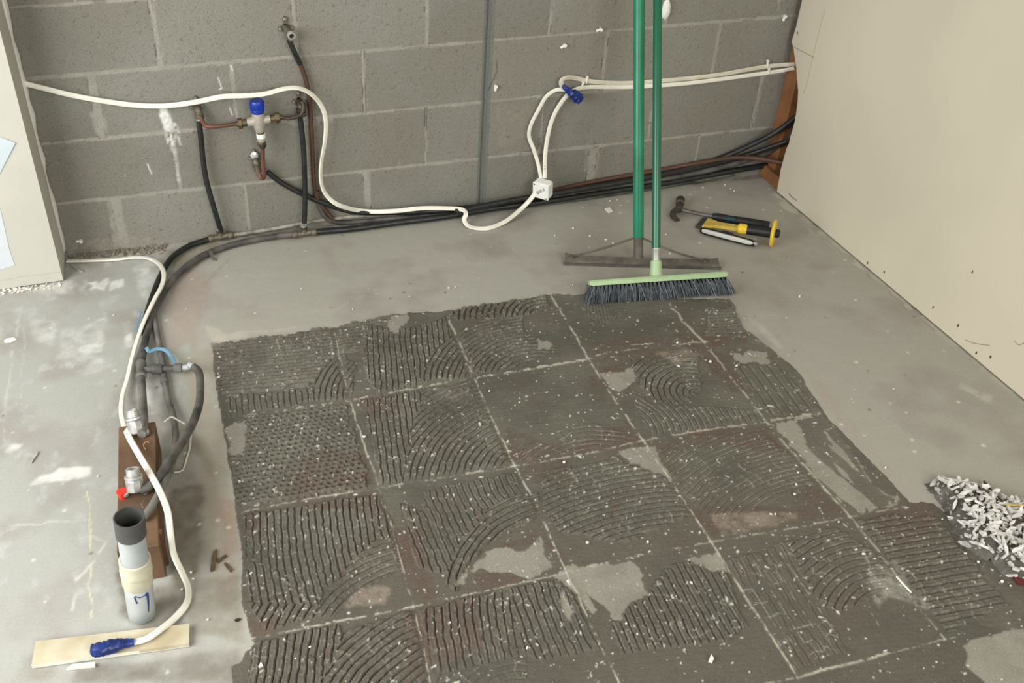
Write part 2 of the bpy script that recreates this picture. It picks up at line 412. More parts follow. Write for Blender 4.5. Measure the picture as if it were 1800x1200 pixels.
# ================================================================== TILE ADHESIVE BED
STEP = .0017
ax_ = np.arange(-1.0, .95, STEP); ay_ = np.arange(-2.25, -.5, STEP)
gx, gy = np.meshgrid(ax_, ay_)
P = np.stack([gx, gy, np.zeros_like(gx)], -1); U, V_ = projN(P); del P
na = fbm(gx, gy, .035, 101, 3); nb = fbm(gx, gy, .035, 111, 3); nf = fbm(gx, gy, .010, 121, 3); nl = fbm(gx, gy, .12, 131, 3)
wu = U+7*na; wv = V_+6*nb
OUT = [(373, 607), (470, 592), (600, 574), (690, 553), (800, 545), (970, 518), (1100, 518), (1200, 524), (1284, 526), (1308, 578), (1350, 608), (1400, 650), (1455, 735), (1500, 780), (1560, 840), (1600, 883), (1638, 884), (1690, 925), (1760, 985), (1850, 1040), (1950, 1090), (2300, 1500), (2300, 2200), (300, 2200), (350, 1190), (420, 1165), (445, 1130), (425, 1060), (425, 960), (412, 880), (400, 800), (390, 730), (378, 660)]
eu = U+3*na+2.5*nf; ev = V_+3*nb+2.5*nf
body = inpoly(eu, ev, OUT).astype(np.float32)
bodys = blur(body, 2)
H = np.full(gx.shape, 1.3, np.float32)+.45*na+.5*nf
comb = np.zeros(gx.shape, np.float32); rim = np.zeros(gx.shape, np.float32)
def gpt(p): return F(*p)[:2]
def circ(a, b, d):
    a, b, d = gpt(a), gpt(b), gpt(d)
    A = np.array([b-a, d-a])*2; r = np.array([b@b-a@a, d@d-a@a])
    if abs(np.linalg.det(A)) < 2e-4*np.linalg.norm(b-a)*np.linalg.norm(d-a)*4: return None, a, d
    c0 = np.linalg.solve(A, r); return c0, np.linalg.norm(a-c0), None
PITCH_ = .0155
def stroke(poly, g3, amp=3.0, pitch=PITCH_, width=.12, base=0., mode='comb', warp=.0022):
    global H, comb, rim
    m_ = inpoly(wu, wv, poly)
    if not m_.any(): return
    x = gx[m_]; y = gy[m_]
    c0, r0, dd = circ(*g3)
    if c0 is None:
        d = unit(dd-r0); s_ = (x-r0[0])*(-d[1])+(y-r0[1])*d[0]; al = (x-r0[0])*d[0]+(y-r0[1])*d[1]
    else:
        s_ = np.hypot(x-c0[0], y-c0[1])-r0; al = np.arctan2(y-c0[1], x-c0[0])*r0
    s_ = s_+warp*(na[m_]*1.2+nf[m_]*.7)
    if c0 is None: pass
    t = (s_/pitch) % 1.0
    g = np.exp(-((t-.5)/width)**4)
    h = 1-g*1.15+.28*np.exp(-((t-.5-width*1.6)/.1)**2)+.12*np.exp(-((t-.5+width*1.6)/.1)**2)
    amp = amp*1.55; k = np.clip(.85+.5*nl[m_]+.35*nf[m_], .12, 1.1)
    if mode == 'dimple':
        t2 = (al/(pitch*1.05)+.35*np.floor(s_/pitch)+.25*na[m_]) % 1.0
        g2 = np.exp(-((t2-.5)/.27)**4); h = 1-1.5*g*g2+.25*np.exp(-((t2-.5)/.12)**2)*(1-g)
    H[m_] = np.where(k > 0, base+.9+amp*(h*k-.25*(1-k)), H[m_])
    cross = np.exp(-(((al/.034+.5*na[m_]) % 1-.5)/.045)**2)*np.clip(nb[m_]*2.4+nf[m_]-.15, 0, 1)*1.3
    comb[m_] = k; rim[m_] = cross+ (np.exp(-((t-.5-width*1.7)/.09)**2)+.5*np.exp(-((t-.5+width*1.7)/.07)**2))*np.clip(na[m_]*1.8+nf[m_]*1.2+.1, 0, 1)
ST = [
 # top left tile: fine horizontal comb, vertical comb below, arcs at its right
 (dict(poly=[(372, 605), (570, 578), (690, 552), (695, 570), (650, 574), (650, 620), (600, 625), (562, 672), (400, 700), (385, 690)], g3=[(407, 607), (500, 598), (595, 587)], pitch=.0152, amp=4.2, width=.21, warp=.0011)),
 (dict(poly=[(398, 702), (548, 682), (552, 706), (402, 733)], g3=[(420, 705), (421, 717), (423, 730)], amp=2.6)),
 (dict(poly=[(552, 704), (550, 678), (572, 640), (602, 622), (628, 650), (612, 702)], g3=[(557, 697), (571, 655), (597, 628)], amp=2.6)),
 (dict(poly=[(648, 570), (690, 585), (790, 557), (794, 610), (742, 688), (660, 702), (640, 640)], g3=[(659, 580), (661, 620), (664, 662)], amp=3)),
 (dict(poly=[(735, 672), (760, 625), (800, 588), (850, 562), (915, 556), (925, 590), (978, 612), (930, 640), (840, 660)], g3=[(780, 622), (838, 580), (905, 563)], amp=3.0, width=.15)),
 (dict(poly=[(792, 546), (962, 523), (964, 540), (905, 558), (800, 564)], g3=[(884, 560), (889, 542), (904, 528)], amp=4.2, pitch=.017, width=.18)),
 (dict(poly=[(1035, 535), (1078, 538), (1082, 566), (1036, 568)], g3=[(1050, 540), (1052, 552), (1056, 566)], amp=1.4, pitch=.0095)),
 (dict(poly=[(1240, 545), (1296, 540), (1318, 585), (1240, 592)], g3=[(1245, 568), (1280, 567), (1310, 565)], amp=2.8, pitch=.015, width=.18)),
 (dict(poly=[(1105, 632), (1225, 628), (1232, 690), (1190, 712), (1150, 705), (1128, 680)], g3=[(1140, 672), (1168, 646), (1215, 640)], amp=3.0, pitch=.0165)),
 (dict(poly=[(1108, 690), (1150, 708), (1230, 715), (1330, 725), (1335, 740), (1145, 768)], g3=[(1150, 715), (1168, 732), (1182, 757)], amp=1.7)),
 (dict(poly=[(1290, 640), (1360, 640), (1440, 722), (1355, 735), (1320, 700)], g3=[(1332, 655), (1350, 680), (1368, 705)], amp=1.6, pitch=.026)),
 # second row
 (dict(poly=[(412, 760), (432, 732), (604, 708), (650, 858), (412, 893), (405, 820)], g3=[(440, 790), (520, 778), (600, 765)], amp=3.6, mode='dimple', pitch=.0150, width=.24)),
 (dict(poly=[(640, 700), (742, 685), (728, 760), (705, 850), (668, 852)], g3=[(660, 695), (668, 760), (676, 820)], amp=3)),
 (dict(poly=[(742, 686), (828, 668), (852, 700), (900, 820), (703, 850), (722, 770)], g3=[(715, 843), (740, 775), (800, 722)], amp=2.7)),
 (dict(poly=[(905, 805), (930, 780), (1035, 742), (1115, 768), (930, 818)], g3=[(920, 800), (960, 773), (1028, 756)], amp=1.4)),
 (dict(poly=[(1140, 800), (1200, 770), (1340, 760), (1400, 810), (1430, 850), (1300, 905), (1240, 905)], g3=[(1240, 900), (1292, 852), (1392, 815)], amp=1.1, pitch=.013)),
 # third row
 (dict(poly=[(430, 905), (672, 868), (700, 940), (650, 985), (570, 1030), (560, 1070), (440, 1062), (432, 980)], g3=[(500, 907), (503, 960), (512, 1015)], amp=3.2)),
 (dict(poly=[(430, 1060), (560, 1065), (620, 985), (652, 955), (694, 940), (712, 1000), (650, 1032), (590, 1080), (470, 1108)], g3=[(552, 1095), (597, 1040), (685, 992)], amp=3.0)),
 (dict(poly=[(705, 885), (745, 900), (900, 862), (902, 890), (820, 960), (788, 1012), (735, 1000)], g3=[(747, 920), (765, 965), (781, 1002)], amp=2.9)),
 (dict(poly=[(745, 862), (905, 832), (920, 870), (895, 895), (745, 905)], g3=[(750, 868), (756, 884), (765, 903)], amp=2.4, mode='comb')),
 (dict(poly=[(782, 1022), (805, 960), (850, 905), (912, 868), (942, 865), (954, 905), (905, 930), (850, 962), (815, 1002), (800, 1045)], g3=[(800, 970), (850, 912), (920, 876)], amp=3.0)),
 (dict(poly=[(952, 832), (1080, 805), (1140, 830), (1185, 850), (1218, 905), (1100, 955), (985, 935), (955, 890)], g3=[(962, 905), (1060, 870), (1180, 852)], amp=3.1, width=.15)),
 (dict(poly=[(1275, 985), (1385, 955), (1440, 1050), (1485, 1145), (1400, 1178)], g3=[(1322, 985), (1367, 1060), (1412, 1130)], amp=1.5, pitch=.018)),
 (dict(poly=[(1385, 955), (1470, 925), (1560, 990), (1560, 1040), (1470, 1080), (1430, 1050)], g3=[(1430, 1060), (1460, 1012), (1540, 985)], amp=1.9)),
 (dict(poly=[(1505, 915), (1645, 908), (1700, 980), (1770, 1065), (1668, 1110), (1580, 1000)], g3=[(1520, 962), (1590, 950), (1665, 938)], amp=2.9, pitch=.0165, width=.15)),
 # fourth row
 (dict(poly=[(735, 1072), (892, 1032), (925, 1150), (765, 1185)], g3=[(836, 1055), (839, 1095), (846, 1135)], amp=2.8)),
 (dict(poly=[(890, 1036), (1000, 1015), (1065, 1140), (950, 1162), (925, 1150)], g3=[(905, 1037), (925, 1095), (950, 1155)], amp=2.9)),
 (dict(poly=[(1075, 1100), (1100, 1062), (1135, 1050), (1180, 992), (1262, 975), (1312, 1100), (1280, 1128), (1090, 1148)], g3=[(1132, 1025), (1155, 1072), (1178, 1120)], amp=2.8)),
 (dict(poly=[(448, 1128), (600, 1092), (603, 1140), (560, 1215), (430, 1260)], g3=[(556, 1105), (550, 1150), (545, 1195)], amp=3.2)),
 (dict(poly=[(556, 1225), (598, 1130), (612, 1108), (722, 1074), (740, 1110), (755, 1260)], g3=[(575, 1197), (622, 1142), (682, 1097)], amp=3.2)),
 (dict(poly=[(745, 1110), (760, 1185), (925, 1155), (925, 1190), (760, 1300)], g3=[(800, 1190), (830, 1160), (860, 1145)], amp=1.4)),
]
for s_ in ST: stroke(**s_)
# light cross-hatching over a comb in the third row, and scraped ripples in flat tiles
sc = np.sin(2*np.pi*(gy*.98+gx*.14+.003*na)/.012)*.12+np.sin(2*np.pi*(gy-.1*gx+.004*nb)/.031)*.15
H += np.where(comb > 0, 0, sc)
crumb = np.clip(fbm(gx, gy, .006, 151, 2)*1.6-.62, 0, 1); H += crumb*1.4
# colour of the adhesive
c = np.zeros(gx.shape+(3,), np.float32)+np.array(lin((99, 97, 86)), np.float32)
c = mix(c, (121, 119, 107), np.clip(.3+nl*1.0, 0, 1)*.55)
c = mix(c, (80, 77, 68), np.clip(-nl*1.2+.3*nf, 0, 1)*.6)
c = mix(c, (88, 80, 70), (np.clip((-gy-1.15)/.5, 0, 1)*np.clip(.55+nl, 0, 1)*.55).astype(np.float32))  # darker and browner towards the near side
c = mix(c, (100, 88, 78), (np.clip(fbm(gx, gy, .08, 141, 3)*2.2-.2, 0, 1)*.5).astype(np.float32))
def ablob(poly, col, a, soft=.6, nb_=6):
    global c
    m_ = blur(inpoly(wu, wv, poly).astype(np.float32), nb_)*a; c = mix(c, col, np.clip(m_*(1-soft+soft*(.8+nf+na)), 0, 1))
RED = (100, 85, 76)
for p in [[(1035, 600), (1120, 590), (1240, 600), (1290, 650), (1330, 700), (1290, 690), (1230, 628), (1150, 620), (1110, 650), (1075, 680)],
          [(1100, 740), (1140, 770), (1130, 790), (1060, 790), (920, 815), (880, 800), (890, 750), (1000, 790)], [(1150, 785), (1240, 755), (1350, 745), (1370, 780), (1400, 800), (1260, 780), (1170, 800)],
          [(1420, 850), (1450, 870), (1495, 905), (1420, 905), (1400, 900)], [(1200, 890), (1400, 890), (1420, 912), (1260, 945), (1240, 940)],
          [(620, 700), (700, 690), (700, 730), (655, 740)], [(560, 790), (650, 800), (660, 850), (540, 870), (500, 870)], [(520, 870), (660, 862), (690, 930), (640, 900), (540, 900)],
          [(690, 930), (740, 930), (760, 1010), (770, 1050), (740, 1060), (700, 1000)], [(740, 1070), (840, 1050), (850, 1140), (760, 1180), (740, 1130)], [(700, 1060), (760, 1080), (760, 1190), (720, 1190)],
          [(940, 940), (985, 960), (1000, 1000), (960, 960), (840, 970), (900, 950)], [(430, 905), (460, 900), (460, 950), (430, 950)], [(430, 1080), (500, 1090), (470, 1120), (430, 1120)],
          [(1540, 900), (1620, 890), (1650, 930), (1600, 960), (1540, 940)], [(1595, 880), (1650, 850), (1660, 900), (1620, 920)], [(920, 815), (1000, 805), (1000, 850), (940, 850)],
          [(1180, 590), (1320, 585), (1310, 605), (1200, 610)], [(830, 1010), (900, 1010), (930, 1020), (850, 1045)], [(1040, 660), (1070, 680), (1060, 700), (1030, 670)]]:
    ablob(p, RED, .78, .8, 12)
for p in [[(1250, 905), (1400, 900), (1400, 912), (1270, 945)], [(625, 1040), (655, 1030), (690, 1035), (680, 1060), (600, 1068)], [(1150, 620), (1200, 615), (1235, 625), (1190, 640)]]:
    ablob(p, (140, 128, 114), .8, .8)
# bare places where the slab shows through a thin film
BARE = [[(400, 748), (432, 737), (434, 790), (426, 802), (404, 798)], [(680, 562), (715, 552), (716, 562), (707, 573), (705, 589), (693, 590), (684, 576)],
        [(942, 600), (958, 596), (972, 608), (958, 614), (947, 612)], [(1060, 658), (1112, 650), (1115, 665), (1105, 686), (1085, 688), (1070, 680)],
        [(1288, 622), (1345, 616), (1350, 637), (1295, 637)], [(1083, 792), (1148, 783), (1165, 818), (1178, 848), (1168, 840), (1140, 832), (1128, 815), (1108, 812)],
        [(835, 985), (870, 965), (925, 970), (950, 945), (955, 975), (968, 990), (935, 1018), (900, 1005), (862, 1008), (828, 1006)],
        [(972, 1012), (1010, 994), (1110, 988), (1132, 1010), (1130, 1052), (1100, 1060), (1088, 1092), (1075, 1090), (1062, 1062), (1030, 1045), (1050, 1072), (1042, 1078), (1000, 1040)],
        [(1203, 982), (1262, 972), (1278, 1005), (1250, 1008)], [(812, 1005), (822, 995), (815, 1025), (798, 1035)],
        [(1362, 745), (1448, 730), (1460, 745), (1500, 800), (1530, 850), (1585, 882), (1495, 908), (1440, 850)],
        [(1690, 1135), (1720, 1120), (1780, 1105), (1900, 1110), (1900, 1220), (1745, 1210), (1700, 1165)], [(330, 1145), (420, 1128), (412, 1165), (320, 1170)],
        [(992, 1040), (1012, 1080), (1002, 1096), (985, 1060)], [(1380, 560), (1300, 560), (1300, 540)]]
bare = np.zeros(gx.shape, np.float32)
bu = U+9*na+5*nf; bv = V_+7*nb+4*nf
for k, p in enumerate(BARE): bare = np.maximum(bare, inpoly(bu, bv, p).astype(np.float32))
# smears of adhesive left inside the long light strip on the right
st = inpoly(U, V_, BARE[10]); sm_ = fbm((gx*.9-gy*.2), (gy*.35+gx*.2), .03, 161, 3)
da = gpt((1400, 740)); db = gpt((1540, 880)); dv = unit(db-da)
sd_ = (gx-da[0])*(-dv[1])+(gy-da[1])*dv[0]; al_ = (gx-da[0])*dv[0]+(gy-da[1])*dv[1]
sm_ = fbm(al_*.22, sd_, .03, 171, 3)
bare = np.where(st & (sm_+sd_*4.0 > .0), bare*.15, bare)
bs = blur(bare, 1)
H = H*(1-bs)+bs*(.55+.12*nf)
c = mix(c, (150, 146, 134), np.clip(bs*(.95+.3*na), 0, 1))
# worn paler rim on the right and tile joints with light grout left in them
def joint(pts, w=1.9, a=.8, brk=.5, hgt=.9, wig=2.0):
    global c, H
    for p, q in zip(pts[:-1], pts[1:]):
        x0, x1 = min(p[0], q[0])-12, max(p[0], q[0])+12; y0, y1 = min(p[1], q[1])-12, max(p[1], q[1])+12
        bb = (U > x0) & (U < x1) & (V_ > y0) & (V_ < y1)
        if not bb.any(): continue
        d, t = segdist(U[bb]+wig*nf[bb]+wig*na[bb], V_[bb]+wig*nf[bb]+wig*nb[bb], p, q)
        m_ = np.exp(-(d/(w*.72))**2)*np.clip(.85+brk*3.6*(nb[bb]+nf[bb]*1.3)-brk*.5, 0, 1)*a
        fl = np.exp(-(d/7.)**4)*.7; H[bb] = H[bb]*(1-fl)+fl*1.1+m_*hgt
        c[bb] = c[bb]*(1-m_[:, None])+np.array(lin((192, 188, 172)), np.float32)*m_[:, None]
joint([(402, 735), (500, 722), (612, 705)], 2.2, .75); joint([(612, 705), (720, 685), (834, 664)], 2, .85, .4); joint([(834, 664), (930, 650), (1035, 632)], 2.4, .9, .35)
joint([(1035, 632), (1060, 622), (1130, 612), (1237, 602), (1310, 592)], 1.6, .7, .6)
joint([(402, 905), (530, 880), (667, 858)], 1.9, .75, .5); joint([(667, 858), (790, 838), (908, 820)], 2, .85, .35); joint([(908, 820), (1040, 797), (1130, 775)], 2.2, .6, .6)
joint([(1130, 775), (1240, 757), (1346, 742)], 2.3, .7, .5); joint([(1346, 742), (1400, 733), (1440, 728)], 3, .7, .6)
joint([(430, 1125), (560, 1100), (727, 1067)], 2.4, .9, .3); joint([(727, 1067), (860, 1038), (995, 1008)], 2, .7, .5); joint([(995, 1005), (1120, 978), (1250, 953)], 2.4, .6, .5); joint([(1250, 953), (1400, 928), (1490, 910)], 2.2, .6, .5); joint([(1490, 910), (1600, 890)], 2, .5, .5)
joint([(1403, 1191), (1480, 1170), (1560, 1150)], 3.4, .95, .2); joint([(1560, 1150), (1660, 1125), (1700, 1118)], 2, .5, .6); joint([(1403, 1191), (1200, 1235), (1000, 1280)], 2.4, .6, .5)
joint([(586, 578), (615, 705)], 1.8, .5, .7); joint([(615, 705), (640, 780), (667, 858)], 1.9, .9, .3); joint([(667, 858), (690, 930), (727, 1067)], 1.7, .8, .5); joint([(727, 1067), (745, 1140), (765, 1260)], 2, .8, .5)
joint([(790, 565), (808, 605), (834, 664)], 2.2, .8, .5); joint([(834, 664), (872, 750), (905, 820)], 2.3, .9, .35); joint([(905, 820), (945, 890), (995, 1005)], 2.2, .95, .3); joint([(995, 1005), (1040, 1100), (1085, 1195), (1110, 1260)], 2.4, .85, .35)
joint([(970, 522), (1005, 580), (1035, 632)], 2.4, .85, .4); joint([(1035, 632), (1075, 695), (1130, 775)], 2.3, .9, .35); joint([(1130, 775), (1185, 855), (1250, 953)], 2.3, .85, .35); joint([(1250, 953), (1330, 1080), (1403, 1191)], 2.7, .95, .25)
joint([(1178, 535), (1200, 565), (1237, 602)], 2.6, .85, .4); joint([(1237, 602), (1290, 670), (1346, 742)], 2.1, .7, .5); joint([(1346, 742), (1410, 815), (1495, 910)], 2.6, .75, .45); joint([(1495, 910), (1545, 970), (1600, 1050), (1662, 1125)], 2.6, .6, .5)
for p, q in [((1322, 985), (1412, 1130)), ((1345, 975), (1440, 1120)), ((1370, 970), (1465, 1110)), ((1300, 1000), (1380, 1130)), ((1300, 1040), (1420, 1015)), ((1340, 1120), (1440, 1095)), ((1530, 1075), (1545, 1100)),
             ((920, 800), (975, 768)), ((930, 806), (1000, 765)), ((1050, 612), (1200, 600)), ((905, 562), (860, 570))]:
    joint([p, q], 1.0, .55, .8, .3, 1.)
ablob([(1530, 1000), (1575, 985), (1600, 1030), (1640, 1070), (1560, 1050), (1545, 1070), (1520, 1030)], (150, 148, 136), .7, 1.)
ablob([(1700, 960), (1760, 1040), (1800, 1060), (1900, 1130), (1700, 1090), (1680, 1060)], (112, 108, 98), .5, 1.)
c = mix(c, (150, 147, 134), np.clip(rim*.55, 0, 1))  # thin ridge-edge highlights and pale residue lines painted into the colour
# white grains of grout pressed into it
sp = fbm(gx, gy, .007, 181, 2); wide = np.clip(.45+nl+.6*(comb > 0), .15, 1.3)
m_ = np.clip((sp-.62+.10*wide)*9, 0, 1)*.75
c = mix(c, (196, 194, 184), m_.astype(np.float32)); H += m_*.7
thin = np.clip(fbm(gx+gy*.4, gy*2.6, .012, 191, 2)*7-4.6, 0, 1)*(comb > .2); c = mix(c, (168, 166, 154), (thin*.6).astype(np.float32))
for k in range(1500):
    px, py = rs.uniform(-1.0, .85), rs.uniform(-2.2, -.52); r_ = rs.uniform(.0011, .0024) if k > 120 else rs.uniform(.002, .0036); an_ = rs.uniform(0, 3.14); ca_, sa_ = math.cos(an_), math.sin(an_); q_ = rs.uniform(.12, .8)
    i0 = int((px+1.0)/STEP); j0 = int((py+2.25)/STEP); s_ = (slice(max(0, j0-4), j0+5), slice(max(0, i0-4), i0+5))
    m2 = np.exp(-((((gx[s_]-px)*ca_+(gy[s_]-py)*sa_)**2*q_+((gy[s_]-py)*ca_-(gx[s_]-px)*sa_)**2)/r_**2)**2).astype(np.float32)*body[s_]*rs.uniform(.5, 1)
    c[s_] = mix(c[s_], (226, 224, 212), m2); H[s_] += m2*1.6
H = np.where(body > 0, np.maximum(H, .15)*np.clip(bodys*1.4-.2, 0, 1), 0)-.9*(1-bodys)
edge = np.clip(1-bodys, 0, 1); c = mix(c, (150, 144, 128), edge*.6)
P = np.stack([gx, gy, .0004+H/1000], -1)
MA = vmat('dried_tile_adhesive', .8, .24, 330, 1.0, .0018, spec=.25)
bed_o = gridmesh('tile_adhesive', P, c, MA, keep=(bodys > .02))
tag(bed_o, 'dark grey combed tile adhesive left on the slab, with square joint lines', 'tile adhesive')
del P, U, V_, wu, wv, eu, ev, bu, bv, na, nb, nf, nl, H, comb, sm_, sd_, al_

# ================================================================== BLOCK WALL
Z0 = -.0129
wx = np.arange(-2.3, 1.26, .003); wz = np.concatenate([np.arange(-.02, 1.0, .003), np.arange(1.0, 2.41, .012)])
gx, gz = np.meshgrid(wx, wz)
P = np.stack([gx, np.zeros_like(gx), gz], -1); U, V_ = projN(P)
na = fbm(gx, gz, .04, 201, 3); nb = fbm(gx, gz, .04, 211, 3); nf = fbm(gx, gz, .012, 221, 3); nl = fbm(gx, gz, .25, 231, 3)
zz = gz-Z0+.0022*nb; row = np.floor(zz/.2).astype(int); tz = zz-row*.2
dbed = np.minimum(tz, .2-tz)
off = np.where(row % 2 == 0, 0., .2)
xx = gx-off+.0022*na; colx = np.floor(xx/.4).astype(int); tx = xx-colx*.4
dperp = np.minimum(tx, .4-tx)
perp_w = .0048+.003*np.clip(vnoise(colx+np.round(tx/.4), row*3.1, 1, 77), -.6, 1.6)
# some perpends are smeared wide
jx = np.round(xx/.4)*.4+off
def widej(x0, r0, w):
    global perp_w
    perp_w = np.where((np.abs(jx-x0) < .05) & (row == r0), w, perp_w)
for a in [(-1.2, 2, .011), (-1.2, 0, .015), (-.4, 0, .010), (.4, 0, .014), (-.8, 2, .006), (1.0, 1, .007)]: widej(*a)
bw = .0052+.003*nl+.0024*na
mj = np.clip((bw-dbed)/.002+.5, 0, 1); mp = np.clip((perp_w+.0015*nb-dperp)/.002+.5, 0, 1)
mort = np.maximum(mj, mp)
tone = vnoise(colx*1.7+row*.31, row*2.3+.5, 1, 88)
c = np.zeros(gx.shape+(3,), np.float32)+np.array(lin((139, 137, 127)), np.float32)
c = mix(c, (120, 118, 108), np.clip(.5+tone*.7, 0, 1)*.6)
c = mix(c, (150, 150, 142), np.clip(nl*1.2, 0, 1)*.45)
c = mix(c, (128, 122, 108), np.clip(-nl*1.3+.1, 0, 1)*.35)
lowb = np.exp(-(gz/.09)**2); c = mix(c, (150, 146, 134), (np.clip(lowb*(.5+na), 0, 1)*.45*(gx < -.9)).astype(np.float32))
c = mix(c, (159, 156, 145), (mort*np.clip(.85+.4*na, .3, 1)).astype(np.float32))
Hh = .0015*mort*np.clip(.2+nb, -.6, 1)-.0006*mort+.0003*nf
# open cracks beside joints
crk = np.exp(-((dperp-perp_w)/.0012)**2)*(vnoise(gx, gz, .03, 301)+.35*vnoise(colx*5., row*7., 1, 5) > .22)*(row >= 0)
crk2 = np.exp(-((dbed-bw)/.0012)**2)*(vnoise(gx, gz, .035, 311) > .5)
ck = np.clip(crk+crk2*.7, 0, 1); Hh -= .006*ck
# control joint at x = 0: smooth band with a recessed bead
cjx = gx+.0015*nb
band = np.clip((.017-np.abs(cjx+.002))/.004+.5, 0, 1)
pp = np.clip(fbm(gx, gz, .0075, 371, 2)*3.2-1.25, 0, 1)*(1-mort)*(gz < 1); c = mix(c, (96, 94, 86), (pp*.55).astype(np.float32)); Hh -= .0016*pp
pq = np.clip(fbm(gx, gz, .011, 381, 2)*3.2-1.6, 0, 1)*(1-mort)*(gz < 1); c = mix(c, (164, 162, 150), (pq*.4).astype(np.float32))
c = mix(c, (112, 113, 108), band*.85); Hh = Hh*(1-band)
bead = np.exp(-((cjx)/.0045)**2); slot = np.exp(-((cjx+.006)/.0022)**2)
c = mix(c, (104, 106, 102), bead*.9); Hh += -.003*np.exp(-((cjx)/.008)**4)-.004*slot+.002*np.exp(-((cjx-.002)/.003)**2)
def wblob(poly, col, a, soft=.4, h=0, nb_=1):
    global c, Hh
    m_ = blur(inpoly(U+4*na+3*nf, V_+4*nb+3*nf, poly).astype(np.float32), nb_)*a; c = mix(c, col, np.clip(m_*(1-soft+soft*(.8+nf*1.5)), 0, 1)); Hh += m_*h
wblob([(279, 194), (284, 188), (292, 192), (303, 208), (305, 225), (298, 233), (288, 220)], (226, 226, 222), 1, .3, .002)
wblob([(290, 225), (303, 212), (314, 222), (317, 256), (310, 240), (302, 266), (292, 245)], (218, 218, 214), .9, .9, .001)
wblob([(303, 260), (309, 262), (319, 322), (312, 318)], (190, 190, 184), .8, .9)
wblob([(160, 195), (188, 208), (188, 238), (172, 240), (163, 215)], (158, 156, 146), .8, .3)
wblob([(188, 352), (206, 350), (220, 430), (200, 432)], (160, 158, 147), .75, .4)
wblob([(500, 212), (520, 205), (590, 203), (588, 214), (520, 222)], (156, 154, 146), .8, .4)
wblob([(638, 303), (650, 300), (650, 345), (640, 340)], (160, 158, 149), .8, .3)
wblob([(1028, 262), (1056, 258), (1050, 312), (1030, 318)], (150, 146, 132), .7, .8)
wblob([(870, 190), (940, 180), (925, 240), (880, 262)], (146, 140, 126), .5, .8, 0, 5)
wblob([(108, 425), (230, 415), (290, 425), (290, 445), (110, 455)], (160, 154, 142), .5, .9)
wblob([(560, 395), (620, 390), (620, 372), (575, 378)], (156, 138, 122), .5, .6)
def wline(pts, w, col, a):
    global c
    for p, q in zip(pts[:-1], pts[1:]):
        d, t = segdist(U, V_, p, q); c = mix(c, col, (np.exp(-(d/w)**2)*a).astype(np.float32))
for pts in [[(383, 137), (387, 147), (390, 155), (386, 157)], [(259, 288), (263, 298), (267, 305)], [(404, 190), (408, 202)], [(405, 115), (409, 124)]]: wline(pts, 1.0, (232, 230, 222), .9)
wline([(873, 105), (874, 125), (866, 142), (858, 160)], .8, (60, 58, 52), .8)
P[..., 1] = -Hh-np.clip(fbm(gx, gz, .006, 351, 2), 0, 1)*.0006
MW = vmat('concrete_block', .9, .24, 300, 1.0, .0026, pits=200, spec=.15)
wall = struct(gridmesh('wall_back', P, c, MW), 'grey concrete block wall with mortar joints and a vertical control joint')
del P, U, V_
# ---------------------------------------------------------------- wall_right: plasterboard with its torn free edge
ed = [(-.030, 2.40), (-.030, .72), (-.035, .65), (-.037, .566), (-.031, .511), (-.050, .493), (-.070, .465), (-.090, .439), (-.112, .40), (-.128, .374), (-.139, .34), (-.145, .309), (-.149, .275), (-.149, .249), (-.146, .215), (-.147, .19), (-.141, .17), (-.139, .13), (-.138, .083), (-.143, .05), (-.146, .006)]
g = G(); loop = [(XR, y, z) for y, z in ed]+[(XR, -3.4, .006), (XR, -3.4, 2.40)]
g.prism(loop, (.010, 0, 0))
MT['board'] = mat('cream_plasterboard', (207, 199, 178), .75, noise=.035, nscale=2.5, bump=.08, bscale=120)
wr = struct(build('wall_right', g, MT['board'], smooth=20), 'cream plasterboard wall with a torn end near the block wall')
def mark(pts, m, r, sides=5):
    g = G(); g.tube([X(*p, XR-.0004) for p in pts], r, sides, 4); return build('scuff_mark', g, m, wr)
for p in [(1525, 462), (1709, 478), (1554, 478), (1640, 540), (1716, 620), (1402, 58), (1375, 346), (1684, 572), (1741, 627)]:
    g = G(); q = X(*p, XR-.0006); g.add([q+vn((0, math.cos(a)*r1, math.sin(a)*.0052)) for a, r1 in [(k*math.pi/4, random.uniform(.0018, .0036)) for k in range(8)]]+[q-vn((.0008, 0, 0))], [(i, (i+1) % 8, 8) for i in range(8)])
    build('scuff_mark', g, MT['scuff'], wr)
mark([(1387, 340), (1392, 346), (1400, 352)], MT['scuff'], .0011)
mark([(1697, 597), (1712, 603), (1740, 607)], MT['pencil'], .0012); mark([(1783, 598), (1790, 606), (1800, 603)], MT['pencil'], .0012)
mark([(1395, 82), (1410, 90), (1431, 101)], MT['pencil'], .0011); mark([(1450, 18), (1436, 70), (1420, 140), (1412, 165)], MT['pencil'], .0006)
# framing in the gap behind the board
g = G(); g.box((1.112, -.034, 1.21), (.045, .066, 2.38)); struct(build('trim_1', g, MT['pine'], smooth=0), 'orange pine stud behind the torn plasterboard edge')
g = G(); g.box((1.092, -.60, .024), (.036, 1.19, .045)); struct(build('trim_2', g, MT['pine'], smooth=0), 'pine bottom plate of the plasterboard wall')
g = G(); g.box((1.25, -1.7, 1.2), (.012, 3.38, 2.4)); struct(build('cavity_backing', g, MT['timberdark'], smooth=0), 'added dark backing behind the stud cavity')  # backing added behind the studs so the gap stays dark
